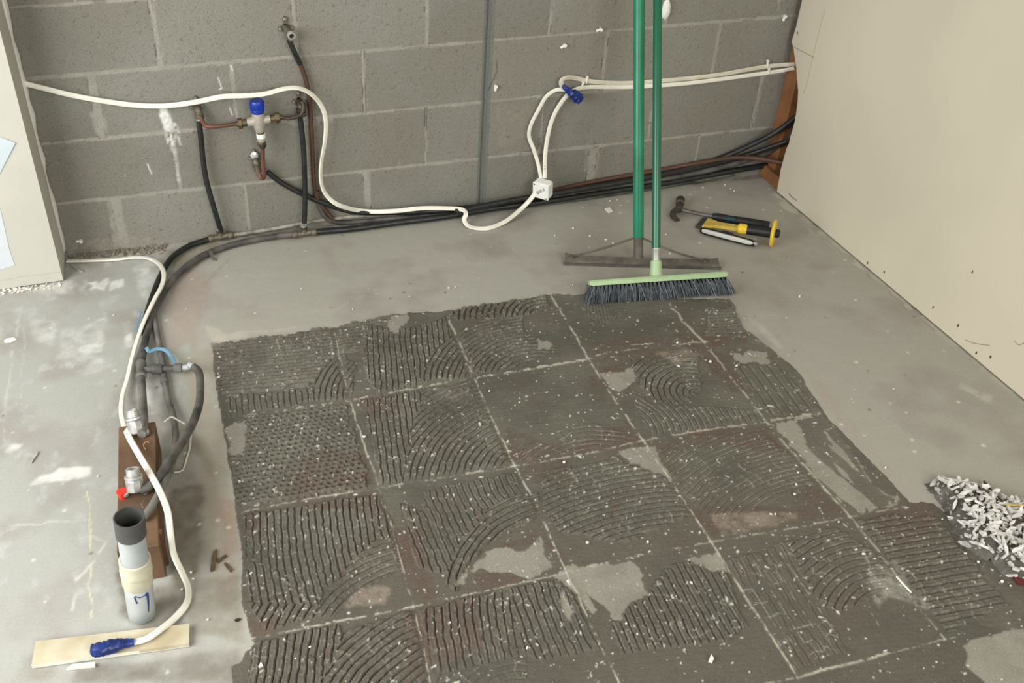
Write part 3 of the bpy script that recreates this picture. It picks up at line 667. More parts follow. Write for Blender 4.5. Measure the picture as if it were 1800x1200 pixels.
# ---------------------------------------------------------------- left pillar (plastered nib)
g = G(); g.prism([(-1.385, -.153, .005), (-1.383, -.004, .03), (-2.3, -.004, .03), (-2.3, -.19, .005)], (0, 0, 2.39))
pil = struct(build('wall_left', g, MT['paint'], smooth=0), 'cream white plastered pier at the left end of the block wall')
g = G(); rr = random.Random(3); pts = []
for k in range(26):
    z = .03+k*.045; pts.append((z, rr.uniform(.001, .010)))
vs = []; fs = []
for z, w in pts: vs += [(-1.3835, -.006, z), (-1.3835+w, -.0035, z), (-1.3835+w*.6, -.018-w, z), (-1.384, -.03, z)]
for k in range(len(pts)-1):
    for j in range(3): fs.append((k*4+j, k*4+j+1, k*4+5+j, k*4+4+j))
g.add(vs, fs); build('plaster_edge', g, MT['plaster'], pil)
yl = lambda p: -.153-(.037)*(-1.385-p)/.915
def PF(u, v, o=0):
    q = Y(u, v, -.16); q = Y(u, v, yl(q[0])-o); return q
g = G(); g.prism([PF(0, 366, .0012), PF(8, 400, .0012), PF(16, 437, .0012), PF(26, 466, .0012), PF(0, 474, .0012), PF(-90, 490, .0012), PF(-90, 366, .0012)], (0, .0008, 0)); build('undercoat_patch', g, MT['bluewhite'], pil, 0)
g = G(); g.tube([PF(-60, 496, .001), PF(0, 492, .001), PF(40, 485, .001), PF(70, 482, .001), PF(104, 477, .001)], .0012, 6, 4); build('plaster_ridge', g, MT['paint'], pil)
g = G(); g.prism([PF(-2, 240, .002), PF(27, 251, .004), PF(-1, 306, .002), PF(-60, 290, .002), PF(-50, 222, .002)], (0, .0012, 0))
tag(build('paper_sheet', g, MT['paper'], smooth=0), 'pale blue sheet of paper fixed askew on the left pier', 'paper')

# ================================================================== PLUMBING ON THE WALL
def flat(w, t):      # flat twin-and-earth cable profile
    r = t/2; a = w/2-r; o = []
    for k in range(5): an = -math.pi/2+math.pi*k/4; o.append((a+r*math.cos(an), r*math.sin(an)))
    o += [(0, r*.82)]
    for k in range(5): an = math.pi/2+math.pi*k/4; o.append((-a+r*math.cos(an), r*math.sin(an)))
    o += [(0, -r*.82)]
    return o
def lug(px, yw, scale, label, name='pipe_elbow', m=None, outlet=True, drop=(0, 0, -1), group=None):
    """wall-plate elbow: lugged back plate with screws, ribbed body, threaded outlet"""
    c0 = Y(*px, 0); m = m or MT['brassg']; s = scale
    t = thing(name, (c0[0], -.004, c0[2]-.03*s), label, 'pipe fitting', group)
    g = G()
    for an in (90, 210, 330):
        a = math.radians(an); e = c0+vn((math.cos(a)*.019*s, -.004, math.sin(a)*.019*s+.010*s))
        g.box((c0+e)/2+vn((0, -.001, .005*s)), (.011*s, .004, .024*s), ax=[(math.sin(a), 0, -math.cos(a)), (0, 1, 0), (math.cos(a), 0, math.sin(a))])
        g.lathe(e+vn((0, .003, 0)), (0, -1, 0), [(0, .0075*s), (.005, .0075*s)], 12)
    build('wall_plate', g, m, t)
    for an in (90, 210, 330):
        a = math.radians(an); e = c0+vn((math.cos(a)*.019*s, -.006, math.sin(a)*.019*s+.010*s))
        g = G(); g.lathe(e, (0, -1, 0), [(0, .0055*s), (.002, .0055*s), (.004, .0035*s)], 10); build('screw', g, MT['screw'], t)
    return t, c0
# 1 -- capped-off outlet high on the wall
t, c0 = lug((502, 50), 0, 1.0, 'small brass wall elbow with open outlet, highest fitting on the block wall')
g = G(); g.tube([c0+vn((0, -.004, .005)), c0+vn((.004, -.02, -.002)), c0+vn((.010, -.045, -.006))], .0095, 12, 5)
g.tube([c0+vn((.004, -.018, 0)), c0+vn((.012, -.02, -.03))], .0085, 12, 3); build('elbow_body', g, MT['brassg'], t)
g = G(); e = c0+vn((.010, -.045, -.006)); dx = unit((.1, -1, -.1))
g.lathe(e, dx, [(-.004, .0115), (.008, .0115), (.008, .0075), (-.003, .0075)], 16, close=False); build('outlet_rim', g, MT['chrome'], t)
g = G(); g.lathe(e, dx, [(0, .0078), (.0015, .0078)], 16); build('outlet_bore', g, MT['inner'], t)
# copper drop from it
g = G(); g.tube([Y(510, 72, -.02), Y(519, 95, -.018), Y(530, 118, -.014), Y(540, 150, -.013), Y(546, 200, -.013), Y(549, 260, -.013), Y(552, 320, -.014), Y(560, 352, -.015), Y(585, 385, -.016)], .0068, 12, 8)
cp = tag(build('copper_pipe', g, MT['browncop']), 'long brown copper pipe dropping from the highest brass wall elbow', 'pipe')
g = G(); g.tube([Y(508, 70, -.02), Y(519, 95, -.018), Y(528, 113, -.0145)], .0078, 12, 5); build('black_sleeve', g, MT['rubber'], cp)
# 2/3 -- elbows left and right of the mixing valve
for px, lab, jj in [((346, 187), 'dull brass wall elbow under the white cable, left of the blue-capped valve', -1), ((525, 178), 'dull brown ribbed wall elbow right of the blue-capped valve', 1)]:
    t, c0 = lug(px, 0, .95, lab)
    g = G(); g.tube([c0+vn((0, -.004, 0)), c0+vn((.003, -.025, -.006)), c0+vn((.003, -.028, -.03))], .0115, 14, 6); build('elbow_body', g, MT['bronze'] if jj > 0 else MT['brassg'], t)
    for k in range(2 if jj < 0 else 3):
        g = G(); g.lathe(c0+vn((.003, -.028, -.012-.009*k)), (0, 0, -1), [(0, .0115), (.0015, .014), (.005, .014), (.0065, .0115)], 16); build('rib', g, MT['bronze'] if jj > 0 else MT['brassg'], t)
    g = G(); g.lathe(c0+vn((.003, -.028, -.028)), (0, 0, -1), [(0, .0118), (.003, .0118), (.003, .009)], 16); build('ferrule', g, MT['chrome'], t)
# mixing valve
yv = -.052
vb = Y(455, 212, yv)
t = thing('mixing_valve', (vb[0], 0, vb[2]-.06), 'tempering valve with bright blue cap and pale metal body on copper pipes', 'valve')
vt = Y(453, 192, yv); top = Y(452.5, 176, yv)
g = G(); zb = (Y(455, 198, yv)[2]); zt = top[2]; h = zt-zb
pr = []
g.lathe((vb[0]-.001, yv, zb), (0, 0, 1), [(0, .0175), (.003, .020), (h*.25, .0215), (h*.3, .0205), (h*.33, .0215), (h*.9, .0215), (h, .019)], 24)
cap = build('blue_cap', g, MT['blue'], t, 40); cap['label'] = 'bright blue ribbed cap'
for k in range(12):
    a = k*math.pi/6; g = G(); g.box((vb[0]-.001+.0215*math.cos(a), yv+.0215*math.sin(a), zb+h*.62), (.0022, .0022, h*.5)); build('rib', g, MT['blue'], cap)
g = G(); zb2 = Y(457, 232, yv)[2]
g.lathe((vb[0], yv, zb2), (0, 0, 1), [(0, .012), (.004, .0145), ((zb-zb2)*.4, .0195), ((zb-zb2)*.7, .0205), (zb-zb2, .0185)], 20)
lx = Y(418, 218, yv); rx = Y(493, 210, yv)
zc = (lx[2]+rx[2])/2+.004
g.lathe((vb[0], yv, zc), (-1, 0, -.06), [(.010, .0155), (.028, .0135), (.036, .0125)], 16); g.lathe((vb[0], yv, zc), (1, 0, .06), [(.010, .0155), (.028, .0135), (.034, .0125)], 16)
build('valve_body', g, MT['valve'], t)
for sgn in (-1, 1):
    a = vn((sgn, 0, .06*sgn)); p0 = vn((vb[0], yv, zc))
    g = G(); g.lathe(p0, a, [(.034, .0118), (.050, .0118)], 14); g.hexnut(p0+unit(a)*.050, a, .014, .0165); g.lathe(p0, a, [(.062, .010), (.070, .0085)], 14)
    build('union_nut', g, MT['brass'], t)
zr = Y(458, 252, yv)[2]
g = G(); g.lathe((vb[0]+.002, yv, zb2), (0, 0, -1), [(-.002, .0115), (.004, .0115), (.005, .0138)], 18); build('neck', g, MT['bronze'], t)
g = G(); g.lathe((vb[0]+.002, yv, zb2-.004), (0, 0, -1), [(0, .0142), (.014, .0142)], 18); build('white_band', g, MT['white'], t)
g = G(); g.lathe((vb[0]+.002, yv, zb2-.018), (0, 0, -1), [(0, .0135), (.009, .0135), (.012, .0125)], 18); build('lower_collar', g, MT['valve'], t)
g = G(); g.hexnut((vb[0]+.003, yv, zb2-.030), (.03, 0, -1), .015, .0145); g.lathe((vb[0]+.003, yv, zb2-.045), (.03, 0, -1), [(0, .011), (.008, .0095)], 14); build('lower_nut', g, MT['bronze'], t)
# copper links
pl = vn((vb[0], yv, zc))+unit((-1, 0, -.06))*.068; eL = Y(348, 187, 0)+vn((.003, -.028, -.030)); eR = Y(525, 178, 0)+vn((.003, -.028, -.028))
g = G(); g.tube([eL, Y(352, 205, -.034), Y(360, 220, -.04), Y(374, 222.5, -.048), Y(392, 221, yv), pl], .0062, 12, 8)
tag(build('copper_pipe', g, MT['copper']), 'short bent copper pipe joining the left wall elbow to the blue-capped valve', 'pipe')
pr_ = vn((vb[0], yv, zc))+unit((1, 0, .06))*.068
g = G(); g.tube([pr_, Y(508, 208, yv), Y(524, 204, -.05), Y(531, 198, -.046), Y(534, 188, -.040), Y(531, 178, -.034)], .0062, 12, 8)
tag(build('copper_pipe', g, MT['bronze']), 'short bent brown pipe joining the right wall elbow to the blue-capped valve', 'pipe')
pd = vn((vb[0]+.004, yv, zb2-.050))
g = G(); g.tube([pd, Y(462, 290, yv), Y(464.5, 305, yv), Y(463, 313, -.046), Y(458, 311, -.036), Y(455, 300, -.026)], .0064, 12, 8)
tag(build('copper_pipe', g, MT['copper']), 'copper pipe hooking under the blue-capped valve into the lower elbow', 'pipe')
t, c0 = lug((447, 277), 0, .85, 'dull brass wall elbow below the blue-capped valve')
g = G(); g.tube([c0+vn((0, -.004, 0)), c0+vn((.002, -.022, -.006)), c0+vn((.008, -.026, -.034))], .0105, 14, 6)
for k in range(3): g.lathe(c0+vn((.003+.002*k, -.024, -.010-.009*k)), (.2, 0, -1), [(0, .0105), (.0015, .013), (.005, .013), (.0065, .0105)], 16)
build('elbow_body', g, MT['brassg'], t)
g = G(); g.lathe(c0+vn((0, -.006, .012)), (0, -1, .2), [(0, .012), (.006, .013), (.010, .012), (.012, .006)], 16); build('white_disc', g, MT['chrome'], t)

# ---- pipes along the foot of the wall
def pipe(pts, r, m, label, name='water_pipe', **k):
    out = []
    for p in pts:
        p = vn(p); lim = -r-.003
        if p[1] > lim: p = CAM+(p-CAM)*((lim-CAM[1])/(p[1]-CAM[1]))
        out.append(p)
    pts = out
    g = G(); g.tube(pts, r, 12, 8, **k); return tag(build(name, g, m), label, 'pipe')
pipe([Y(349, 206, -.030), Y(353, 240, -.028), Y(357, 280, -.028), Y(363, 318, -.030), Y(374, 358, -.034), F(388, 404, .045)], .0085, MT['rubber'], 'black insulated pipe dropping from the left wall elbow', 'insulated_pipe')
pipe([Y(525, 190, -.030), Y(530, 225, -.032), Y(534, 270, -.034), Y(536, 320, -.038), Y(536, 360, -.044), F(535, 392, .048)], .0085, MT['rubber'], 'black insulated pipe dropping from the right wall elbow behind the white cable', 'insulated_pipe')
# T pieces
def tee(px, z, dirv, label, m):
    c0 = F(*px, z); d = unit(dirv)
    t = thing('pipe_tee', (c0[0], c0[1], 0), label, 'pipe fitting')
    g = G(); g.lathe(c0-d*.026, d, [(0, .0098), (.052, .0098)], 14); g.lathe(c0, (0, 0, 1), [(0, .0095), (.022, .0095)], 14); build('tee_body', g, m, t)
    for s in (-1, 1):
        g = G(); g.lathe(c0+d*s*.024, d*s, [(0, .0115), (.003, .0128), (.013, .0128), (.016, .0105)], 16); build('collar', g, m, t)
    g = G(); g.lathe(c0+vn((0, 0, .018)), (0, 0, 1), [(0, .0112), (.008, .0112)], 14); build('branch_collar', g, MT['bronze'], t)
    g = G(); g.lathe(c0+vn((0, 0, .026)), (0, 0, 1), [(0, .0102), (.005, .0102)], 14); build('ferrule', g, MT['chrome'], t)
    return c0, d
tA, dA = tee((388, 416), .016, F(420, 412, .016)-F(355, 423, .016), 'dull brass pipe tee at the foot of the wall under the left insulated pipe', MT['brassg'])
tB, dB = tee((535, 410), .017, F(600, 402, .016)-F(480, 417, .016), 'dull brass pipe tee at the foot of the wall under the right insulated pipe', MT['brassg'])
z1 = .014
# upper line, left of tee A: curves round towards the camera
pipe([tA-dA*.03, F(360, 423, z1), F(335, 431, z1), F(310, 446, z1), F(295, 462, z1), F(284, 482, z1), F(276, 500, z1), F(262, 540, z1), F(250, 585, z1)], .0095, MT['rubber'], 'black pipe curving from the left brass tee under the white cable', 'insulated_pipe')
# grey dusty line between tee A and the bundle
pipe([tA+dA*.03, F(430, 410, z1), F(480, 402, z1), F(528, 393, .012), F(572, 386, .012), F(640, 379, .012), F(720, 376, .012), F(800, 369, .012), F(900, 352, .012)], .0062, MT['dustpipe'], 'thin pipe caked in grey cement running right from the left brass tee')
# front line: from tee B left, then round the corner to the timber block
pipe([tB-dB*.03, F(480, 416, z1), F(430, 425, z1), F(395, 434, z1), F(355, 450, z1), F(322, 473, z1), F(297, 500, z1), F(276, 535, z1), F(262, 572, z1), F(253, 610, z1+.004), F(249, 640, .022)], .0102, MT['dusty'], 'thick dusty black pipe sweeping from the right brass tee round to the timber block', 'insulated_pipe')
pipe([tB+dB*.03, F(620, 402, .016), F(700, 391, .017), F(780, 381, .018), F(870, 366, .020), F(960, 354, .022), F(1050, 340, .022), F(1150, 325, .022), F(1230, 311, .026), F(1300, 298, .030), F(1376, 286, .034)], .0105, MT['rubber'], 'black pipe lying frontmost along the foot of the block wall', 'insulated_pipe')
# pipe from the lower elbow joining the bundle
pipe([Y(470, 302, -.014), Y(495, 321, -.014), Y(530, 340, -.016), Y(570, 357, -.018), Y(620, 372, -.02), F(680, 374, .030), F(760, 371, .034), F(850, 361, .036), F(950, 345, .040), F(1050, 328, .046), F(1180, 305, .062), F(1300, 276, .085), Y(1390, 246, -.10)], .0088, MT['rubber'], 'black pipe starting behind the lower elbow and joining the floor bundle', 'insulated_pipe')
pipe([Y(557, 335, -.010), Y(562, 362, -.010), Y(576, 385, -.011), F(606, 391, .011), F(680, 385, .011), F(760, 379, .012), F(860, 368, .011), F(960, 357, .012), F(1100, 337, .011), F(1220, 318, .012), F(1290, 306, .010)], .0078, MT['dusty'], 'dusty black pipe pressed lowest against the foot of the block wall', 'insulated_pipe')
pipe([F(800, 372, .05), F(900, 352, .052), F(1000, 336, .055), F(1100, 319, .060), F(1180, 303, .066), F(1260, 280, .080), Y(1330, 250, -.045), Y(1370, 228, -.07), Y(1402, 203, -.10)], .0098, MT['rubber'], 'black pipe rising highest out of the bundle toward the torn board edge', 'insulated_pipe')
pipe([F(960, 347, .030), F(1060, 330, .034), F(1160, 315, .036), F(1250, 298, .040), F(1310, 282, .052), F(1350, 268, .065), Y(1395, 238, -.12)], .0105, MT['dusty'], 'dusty black pipe in the middle of the bundle, right of the broom handles', 'insulated_pipe')
pipe([Y(960, 338, -.010), Y(1030, 322, -.010), Y(1100, 309, -.011), Y(1165, 298, -.013), Y(1230, 286, -.018), Y(1290, 277, -.03), Y(1335, 279, -.06), Y(1385, 288, -.13)], .0082, MT['browncop'], 'brown copper pipe bowing above the black pipes at the right of the wall')
# pipe clip on the floor
q = F(368, 447, .012); t = thing('pipe_clip', (q[0], q[1], 0), 'grey metal saddle clip over the thick dusty pipe at the wall corner', 'clip')
d = unit(F(395, 434)-F(345, 456)); n = unit(np.cross((0, 0, 1), d))
g = G(); arc = [q+n*(.024)+vn((0, 0, -.011))]+[q+n*.0125*math.cos(a)+vn((0, 0, .0125*math.sin(a)+.002)) for a in np.linspace(0, math.pi, 7)]+[q-n*.028+vn((0, 0, -.011))]
g.sweep(arc, [(-.006, -.0008), (.006, -.0008), (.006, .0008), (-.006, .0008)], ups=[(0, 0, 1)]+[unit(n*math.cos(a)+vn((0, 0, math.sin(a)))) for a in np.linspace(0, math.pi, 7)]+[(0, 0, 1)]); build('strap', g, MT['steel'], t)
g = G(); g.lathe(q-n*.026+vn((0, 0, -.010)), (0, 0, 1), [(0, .006), (.003, .006), (.004, .004)], 12); build('screw', g, MT['screw'], t)

# ================================================================== WHITE CABLES
def cable(pts, label, w=.0155, tk=.0055, m=None, ups=None, up=(0, -1, 0), n=8, name='flat_cable', cat='cable'):
    P = spline(pts, n); us = None
    if ups is not None:
        k = np.linspace(0, 1, len(ups)); tt = np.linspace(0, 1, len(P)); us = [unit([np.interp(x, k, [u[j] for u in ups]) for j in range(3)]) for x in tt]
    g = G(); g.sweep(P, flat(w, tk), up=up, ups=us); return tag(build(name, g, m or MT['cable'], smooth=60), label, cat)
zc_ = -.075
fw = (0, -1, .25); dn = (0, -.75, .7); up_ = (0, 0, 1); side = (.8, -.6, .1)
c1 = cable([Y(36, 145, -.02), Y(80, 156, -.018), Y(130, 168, -.016), Y(185, 178, -.015), Y(240, 185, -.018), Y(290, 186, -.03), Y(340, 180, -.045), Y(390, 170, -.058), Y(430, 168, -.066), Y(465, 165, -.07), Y(500, 156, -.07), Y(525, 155, -.068), Y(548, 166, -.06), Y(566, 188, -.05), Y(573, 215, -.045), Y(571, 250, -.042), Y(565, 285, -.042), Y(564, 315, -.045), Y(572, 340, -.05), Y(595, 360, -.055), F(640, 371, .048), F(690, 371, .05), F(740, 366, .055), F(785, 366, .056), F(811, 368, .058), F(819, 375, .045), F(816, 386, .025), F(822, 396, .010), F(838, 401, .006), F(862, 400, .006), F(890, 388, .012), F(915, 368, .028), F(931, 352, .052), F(942, 338, .075)],
    'long white flat cable looping from the left pier past the valve to the junction box', ups=[fw, fw, fw, fw, (0, -.6, .8), (0, -.5, .85), (0, -.7, .7), (.5, -.6, .5), (.7, -.7, 0), (.6, -.75, .1), (0, -.7, .7), (0, -.6, .8), (0, -.5, .8), (.5, -.5, .6), (0, -.4, .9), (-.2, -.7, .7)])
cable([F(117, 459, .006), F(150, 458, .006), F(200, 456, .006), F(238, 452, .008), F(262, 454, .012), F(280, 464, .022), F(288, 480, .03), F(285, 500, .034), F(272, 525, .036), F(255, 560, .030), F(242, 595, .020), F(232, 630, .012), F(224, 665, .014), F(215, 698, .025), F(214, 730, .055), F(224, 762, .105), F(245, 800, .125), F(264, 832, .130), F(282, 865, .128), F(295, 900, .118), F(300, 940, .085), F(306, 975, .05), F(322, 1010, .020), F(331, 1035, .010), F(328, 1060, .008), F(308, 1085, .009), F(282, 1106, .018), F(258, 1122, .019), F(232, 1129, .019)],
    'white flat cable crossing the timber block and ending in blue tape on the ceramic strip', w=.0145, tk=.006, m=MT['cable'], ups=[up_, up_, up_, (0, .1, 1), (-.2, .2, 1), (-.5, 0, .8), (-.4, -.1, .9), (-.3, -.3, .9), (-.3, -.2, .9), (.1, -.5, .9), (.3, -.5, .8), (.5, -.4, .6), (.5, -.2, .7), (0, 0, 1), up_])
cable([Y(1397, 113, -.035), Y(1375, 114, -.012), Y(1345, 117, -.008), Y(1310, 123, -.006), Y(1265, 131, -.006), Y(1215, 137, -.006), Y(1150, 143, -.006), Y(1090, 146, -.006), Y(1040, 143, -.006), Y(1015, 138, -.012), Y(1000, 136, -.022), Y(988, 140, -.03), Y(987, 149, -.032), Y(994, 157, -.032)],
      'upper white flat cable running from the torn board edge to the blue taped end', w=.0155, m=MT['cable_old'])
cable([Y(1397, 120, -.045), Y(1375, 124, -.014), Y(1348, 128, -.008), Y(1305, 134, -.006), Y(1260, 140, -.006), Y(1200, 147, -.006), Y(1130, 152, -.006), Y(1075, 153, -.006), Y(1035, 153, -.008), Y(1010, 158, -.024), Y(993, 172, -.026), Y(978, 194, -.022), Y(968, 218, -.018), Y(961, 250, -.02), Y(958, 280, -.04), F(958, 313, .118)],
      'lower white flat cable turning down from the clips into the junction box', w=.0150, m=MT['cable'])
cable([Y(996, 158, -.034), Y(978, 158, -.026), Y(960, 170, -.02), Y(945, 196, -.016), Y(933, 220, -.015), Y(930, 240, -.016), Y(938, 262, -.02), Y(946, 288, -.03), F(951, 313, .118)],
      'white flat cable bowing left between the blue taped end and the junction box', w=.0135)
# taped ends
def blob(P, rad, m, name, label, parent=None, n=14):
    P = [vn(p) for p in P]; g = G(); Q = spline(P, 6); rr = random.Random(len(P)*7); lo_, hi_ = (.62, 1.18) if len(P) < 5 else (.84, 1.10)
    g.tube(Q, 1, n, 0, scale=list(np.interp(np.linspace(0, 1, len(Q)), np.linspace(0, 1, len(rad)), rad)))
    for i in range(len(g.v)):
        v = vn(g.v[i]); k = i//n if i < len(Q)*n else 0; ctr = Q[min(k, len(Q)-1)]; g.v[i] = tuple(ctr+(v-ctr)*rr.uniform(lo_, hi_))
    o = build(name, g, m, parent, 25)
    return tag(o, label, 'tape') if parent is None else o
blob([Y(990, 150, -.042), Y(1000, 160, -.044), Y(1012, 168, -.045), Y(1020, 176, -.045)], [.006, .0095, .012, .018, .019, .016], MT['tape'], 'blue_tape', 'crumpled blue tape around the cable ends beside the clips on the block wall')
blob([F(236, 1128, .020), F(222, 1130, .021), F(208, 1132, .023), F(180, 1140, .025), F(163, 1143, .022)], [.0075, .0085, .010, .0135, .0145, .012], MT['tape'], 'blue_tape', 'blue tape wrapped cable end lying on the ceramic strip')
# cable clips (two U saddles at each end of the horizontal run)
def clip(px, yy, w, label, tilt=0.1):
    q = Y(*px, yy); t = thing('cable_clip', q, label, 'clip'); a = tilt
    g = G(); X_ = (math.cos(a), 0, math.sin(a)); Z_ = (-math.sin(a), 0, math.cos(a)); g.box(q, (.006, .009, w), ax=[X_, (0, 1, 0), Z_], bev=.0015); build('saddle', g, MT['cable'], t)
    g = G(); g.lathe(q+vn(Z_)*(w/2+.002)+vn((0, .004, 0)), (0, -1, 0), [(0, .0045), (.008, .0045), (.009, .003)], 10); build('nail_boss', g, MT['cable'], t); return t
clip((1031, 142), -.008, .020, 'white plastic clip over the upper cable beside the blue tape', -.1)
clip((1023, 151), -.012, .018, 'white plastic clip over the lower cable beside the blue tape', -.3)
clip((1349, 113), -.010, .020, 'white plastic clip over the upper cable near the torn board edge', .15)
clip((1351, 126), -.010, .015, 'white plastic clip over the lower cable near the torn board edge', .1)
def loose(px, lab, a):
    q = Y(*px, -.004); g = G(); X_ = (math.cos(a), 0, math.sin(a)); Z_ = (-math.sin(a), 0, math.cos(a))
    g.box(q, (.016, .006, .008), ax=[X_, (0, 1, 0), Z_], bev=.0015); g.lathe(q+vn(X_)*.008, (0, -1, 0), [(-.003, .0055), (.006, .0055)], 10); tag(build('cable_clip', g, MT['white']), lab, 'clip')
loose((989, 82), 'empty white cable clip alone on the wall above the blue tape', .5)
loose((871, 156), 'empty white cable clip on the wall just right of the control joint', 1.5)
loose((1052, 53), 'tiny white plastic stub in the mortar joint left of the broom handles', .2)
loose((1378, 33), 'tiny white stub below the mortar joint beside the board edge', 1.4)
loose((138, 424), 'white plastic stub low on the wall beside the left pier', 0)
q = Y(1171, 16, -.002); g = G(); rr = random.Random(4); ring = [(q+vn((math.cos(a)*.018*rr.uniform(.7, 1.1), -.004, math.sin(a)*.036*rr.uniform(.8, 1.1)))) for a in np.linspace(0, 2*math.pi, 14)[:-1]]
g.add([p+vn((0, .005, 0)) for p in ring]+[q+(p-q)*.7-vn((0, .006, 0)) for p in ring]+[q-vn((0, .012, 0))], [(i, (i+1) % 13, 13+(i+1) % 13, 13+i) for i in range(13)]+[(13+i, 13+(i+1) % 13, 26) for i in range(13)])
tag(build('plaster_dab', g, MT['plaster'], smooth=60), 'white plaster dab on the block wall behind the broom handle', 'plaster')
# junction box
bc = F(956, 351, .035); th = math.radians(-47)
A = [vn((math.cos(th), math.sin(th), 0)), vn((-math.sin(th), math.cos(th), 0)), vn((0, 0, 1))]
tl = math.radians(7); A = [A[0], A[1]*math.cos(tl)+A[2]*math.sin(tl), A[2]*math.cos(tl)-A[1]*math.sin(tl)]
bc = F(955, 331, .090)
t = thing('junction_box', (bc[0], bc[1], bc[2]-.03), 'square white plastic junction box marked OVEN standing on the black pipes', 'junction box')
g = G(); g.box(bc, (.058, .034, .058), ax=A, bev=.004); build('box_base', g, MT['white'], t)
g = G(); g.box(bc-A[1]*.019, (.060, .006, .060), ax=A, bev=.0025); lid = build('lid', g, MT['white'], t)
for sx, sz in ((-.023, .023), (.023, -.023)):
    g = G(); g.lathe(bc-A[1]*.0215+A[0]*sx+A[2]*sz, -A[1], [(0, .003), (.0012, .003)], 10); build('screw', g, MT['darksteel'], lid)
g = G(); ll = {'O': [[(0, .5), (.2, .95), (.55, .9), (.62, .4), (.35, 0), (.08, .1), (0, .5)]], 'V': [[(0, 1), (.3, 0), (.6, 1)]], 'E': [[(.55, 1), (0, 1), (0, 0), (.6, 0)], [(0, .5), (.45, .5)]], 'N': [[(0, 0), (0, 1), (.6, 0), (.6, 1)]]}
for k, ch in enumerate('OVEN'):
    for s in ll[ch]:
        pts = []
        for a, b in s:
            x = -.018+k*.0098+a*.0105; z = -.007+b*.012*(1-.1*k); x2 = x*math.cos(.75)-z*math.sin(.75); z2 = x*math.sin(.75)+z*math.cos(.75)+.003
            pts.append(bc-A[1]*.0223+A[0]*x2+A[2]*z2)
        g.tube(pts, .0009, 5, 0)
build('lettering', g, MT['ink'], lid, 0)
g = G(); q = Y(957, 294, -.062)
for k, ch in enumerate('OV'):
    for s in ll[ch]: g.tube([q+vn((-.0025+b*.005, -.003-.006*(k*.009+a*.006), -.006+k*.009+a*.006)) for a, b in s], .0006, 5, 0)
tag(build('handwriting', g, MT['ink'], smooth=0), 'small black handwritten letters on the cable above the junction box', 'writing')

# ================================================================== LEFT FOREGROUND: timber block, fittings, drain pipe
TH = .10; tb = F(280, 957, TH); xr_, yf = tb[0], tb[1]; yb = F(285, 738, TH)[1]; xl = xr_-.084
g = G(); g.box(((xr_+xl)/2, (yf+yb)/2, TH/2), (xr_-xl, yb-yf, TH), bev=.002)
t = thing('timber_block', ((xr_+xl)/2, (yf+yb)/2, 0), 'brown timber block on the floor carrying two chrome outlets', 'timber')
build('block', g, MT['timber'], t, 20)
for px in [(215, 797), (214, 815)]:
    pass
g = G(); g.tube([F(262, 778, TH+.004), F(257, 776, TH+.008), F(252, 782, TH+.006), F(256, 790, TH+.003)], .0012, 6, 6); build('bent_nail', g, MT['straw'], t)
g = G(); q = F(297, 990, .0); g.box((q[0]-.004, q[1], .05), (.008, .012, .1)); build('side_batten', g, MT['timberdark'], t)
# grey vertical slat stub left behind pvc
def outlet(pb, pt_, label, back):
    """chrome lugged outlet: body lying on the block, threaded mouth toward the camera-left"""
    pb = vn(pb); pt_ = vn(pt_); ax = unit(pt_-pb); Ln = np.linalg.norm(pt_-pb)
    t = thing('chrome_outlet', (pb[0], pb[1], TH), label, 'pipe fitting')
    g = G(); g.lathe(pb, ax, [(0, .012), (Ln*.05, .0165), (Ln*.15, .018), (Ln*.5, .0185), (Ln*.56, .0165), (Ln*.6, .0145)], 8)
    build('body', g, MT['chrome'], t, 20)
    g = G(); g.lathe(pb, ax, [(Ln*.58, .0145), (Ln*.60, .0192), (Ln*.68, .0192), (Ln*.70, .0145)], 22); build('flange', g, MT['chrome'], t)
    g = G(); pf = [(Ln*.68, .0138)]
    for k in range(4): h0 = Ln*(.70+.075*k); pf += [(h0, .0136), (h0+Ln*.02, .0146), (h0+Ln*.05, .0146), (h0+Ln*.07, .0136)]
    pf += [(Ln, .0135), (Ln, .0092), (Ln*.86, .0088)]
    g.lathe(pb, ax, pf, 24, close=False); build('threaded_mouth', g, MT['chrome'], t)
    g = G(); g.lathe(pb+ax*Ln*.88, ax, [(0, .0092), (.001, .0092)], 20); build('bore', g, MT['inner'], t)
    sd = unit(np.cross(ax, (0, 1, 0)))
    for s in (-1, 1):
        g = G(); g.lathe(pb+sd*s*.020+vn((0, -.004, .002)), (0, -.2, 1), [(-.004, .007), (.004, .007), (.005, .005)], 12); build('lug', g, MT['chrome'], t)
    return t
outlet(F(242, 762, TH+.004), F(231.5, 720, TH+.052), 'chrome threaded outlet at the far end of the timber block', None)
outlet(F(238, 864, TH+.008), F(233, 823, TH+.056), 'chrome threaded outlet in the middle of the timber block beside the cable', None)
# pipes over the block
t = thing('pipe_tee', F(249, 642, 0), 'grey dusty pipe tee on the floor beyond the timber block', 'pipe fitting')
ta = F(248, 650, .026); dd_ = unit(F(248, 668, .026)-F(248, 625, .024)); br = unit(F(290, 643, .030)-F(252, 645, .030))
g = G(); g.lathe(ta-dd_*.035, dd_, [(0, .011), (.004, .0145), (.012, .0145), (.016, .012), (.052, .012), (.056, .0145), (.066, .0145), (.070, .011)], 16); build('tee_body', g, MT['greypipe'], t)
g = G(); g.lathe(ta, br, [(.008, .009), (.03, .009)], 14); build('branch', g, MT['greypipe'], t)
g = G(); g.lathe(ta+br*.026, br, [(0, .0115), (.004, .0135), (.026, .0135), (.030, .0115)], 14); build('branch_socket', g, MT['dusty'], t)
g = G(); g.lathe(ta+br*.056, br, [(0, .0085), (.034, .0085)], 14); build('branch_pipe', g, MT['dusty'], t)
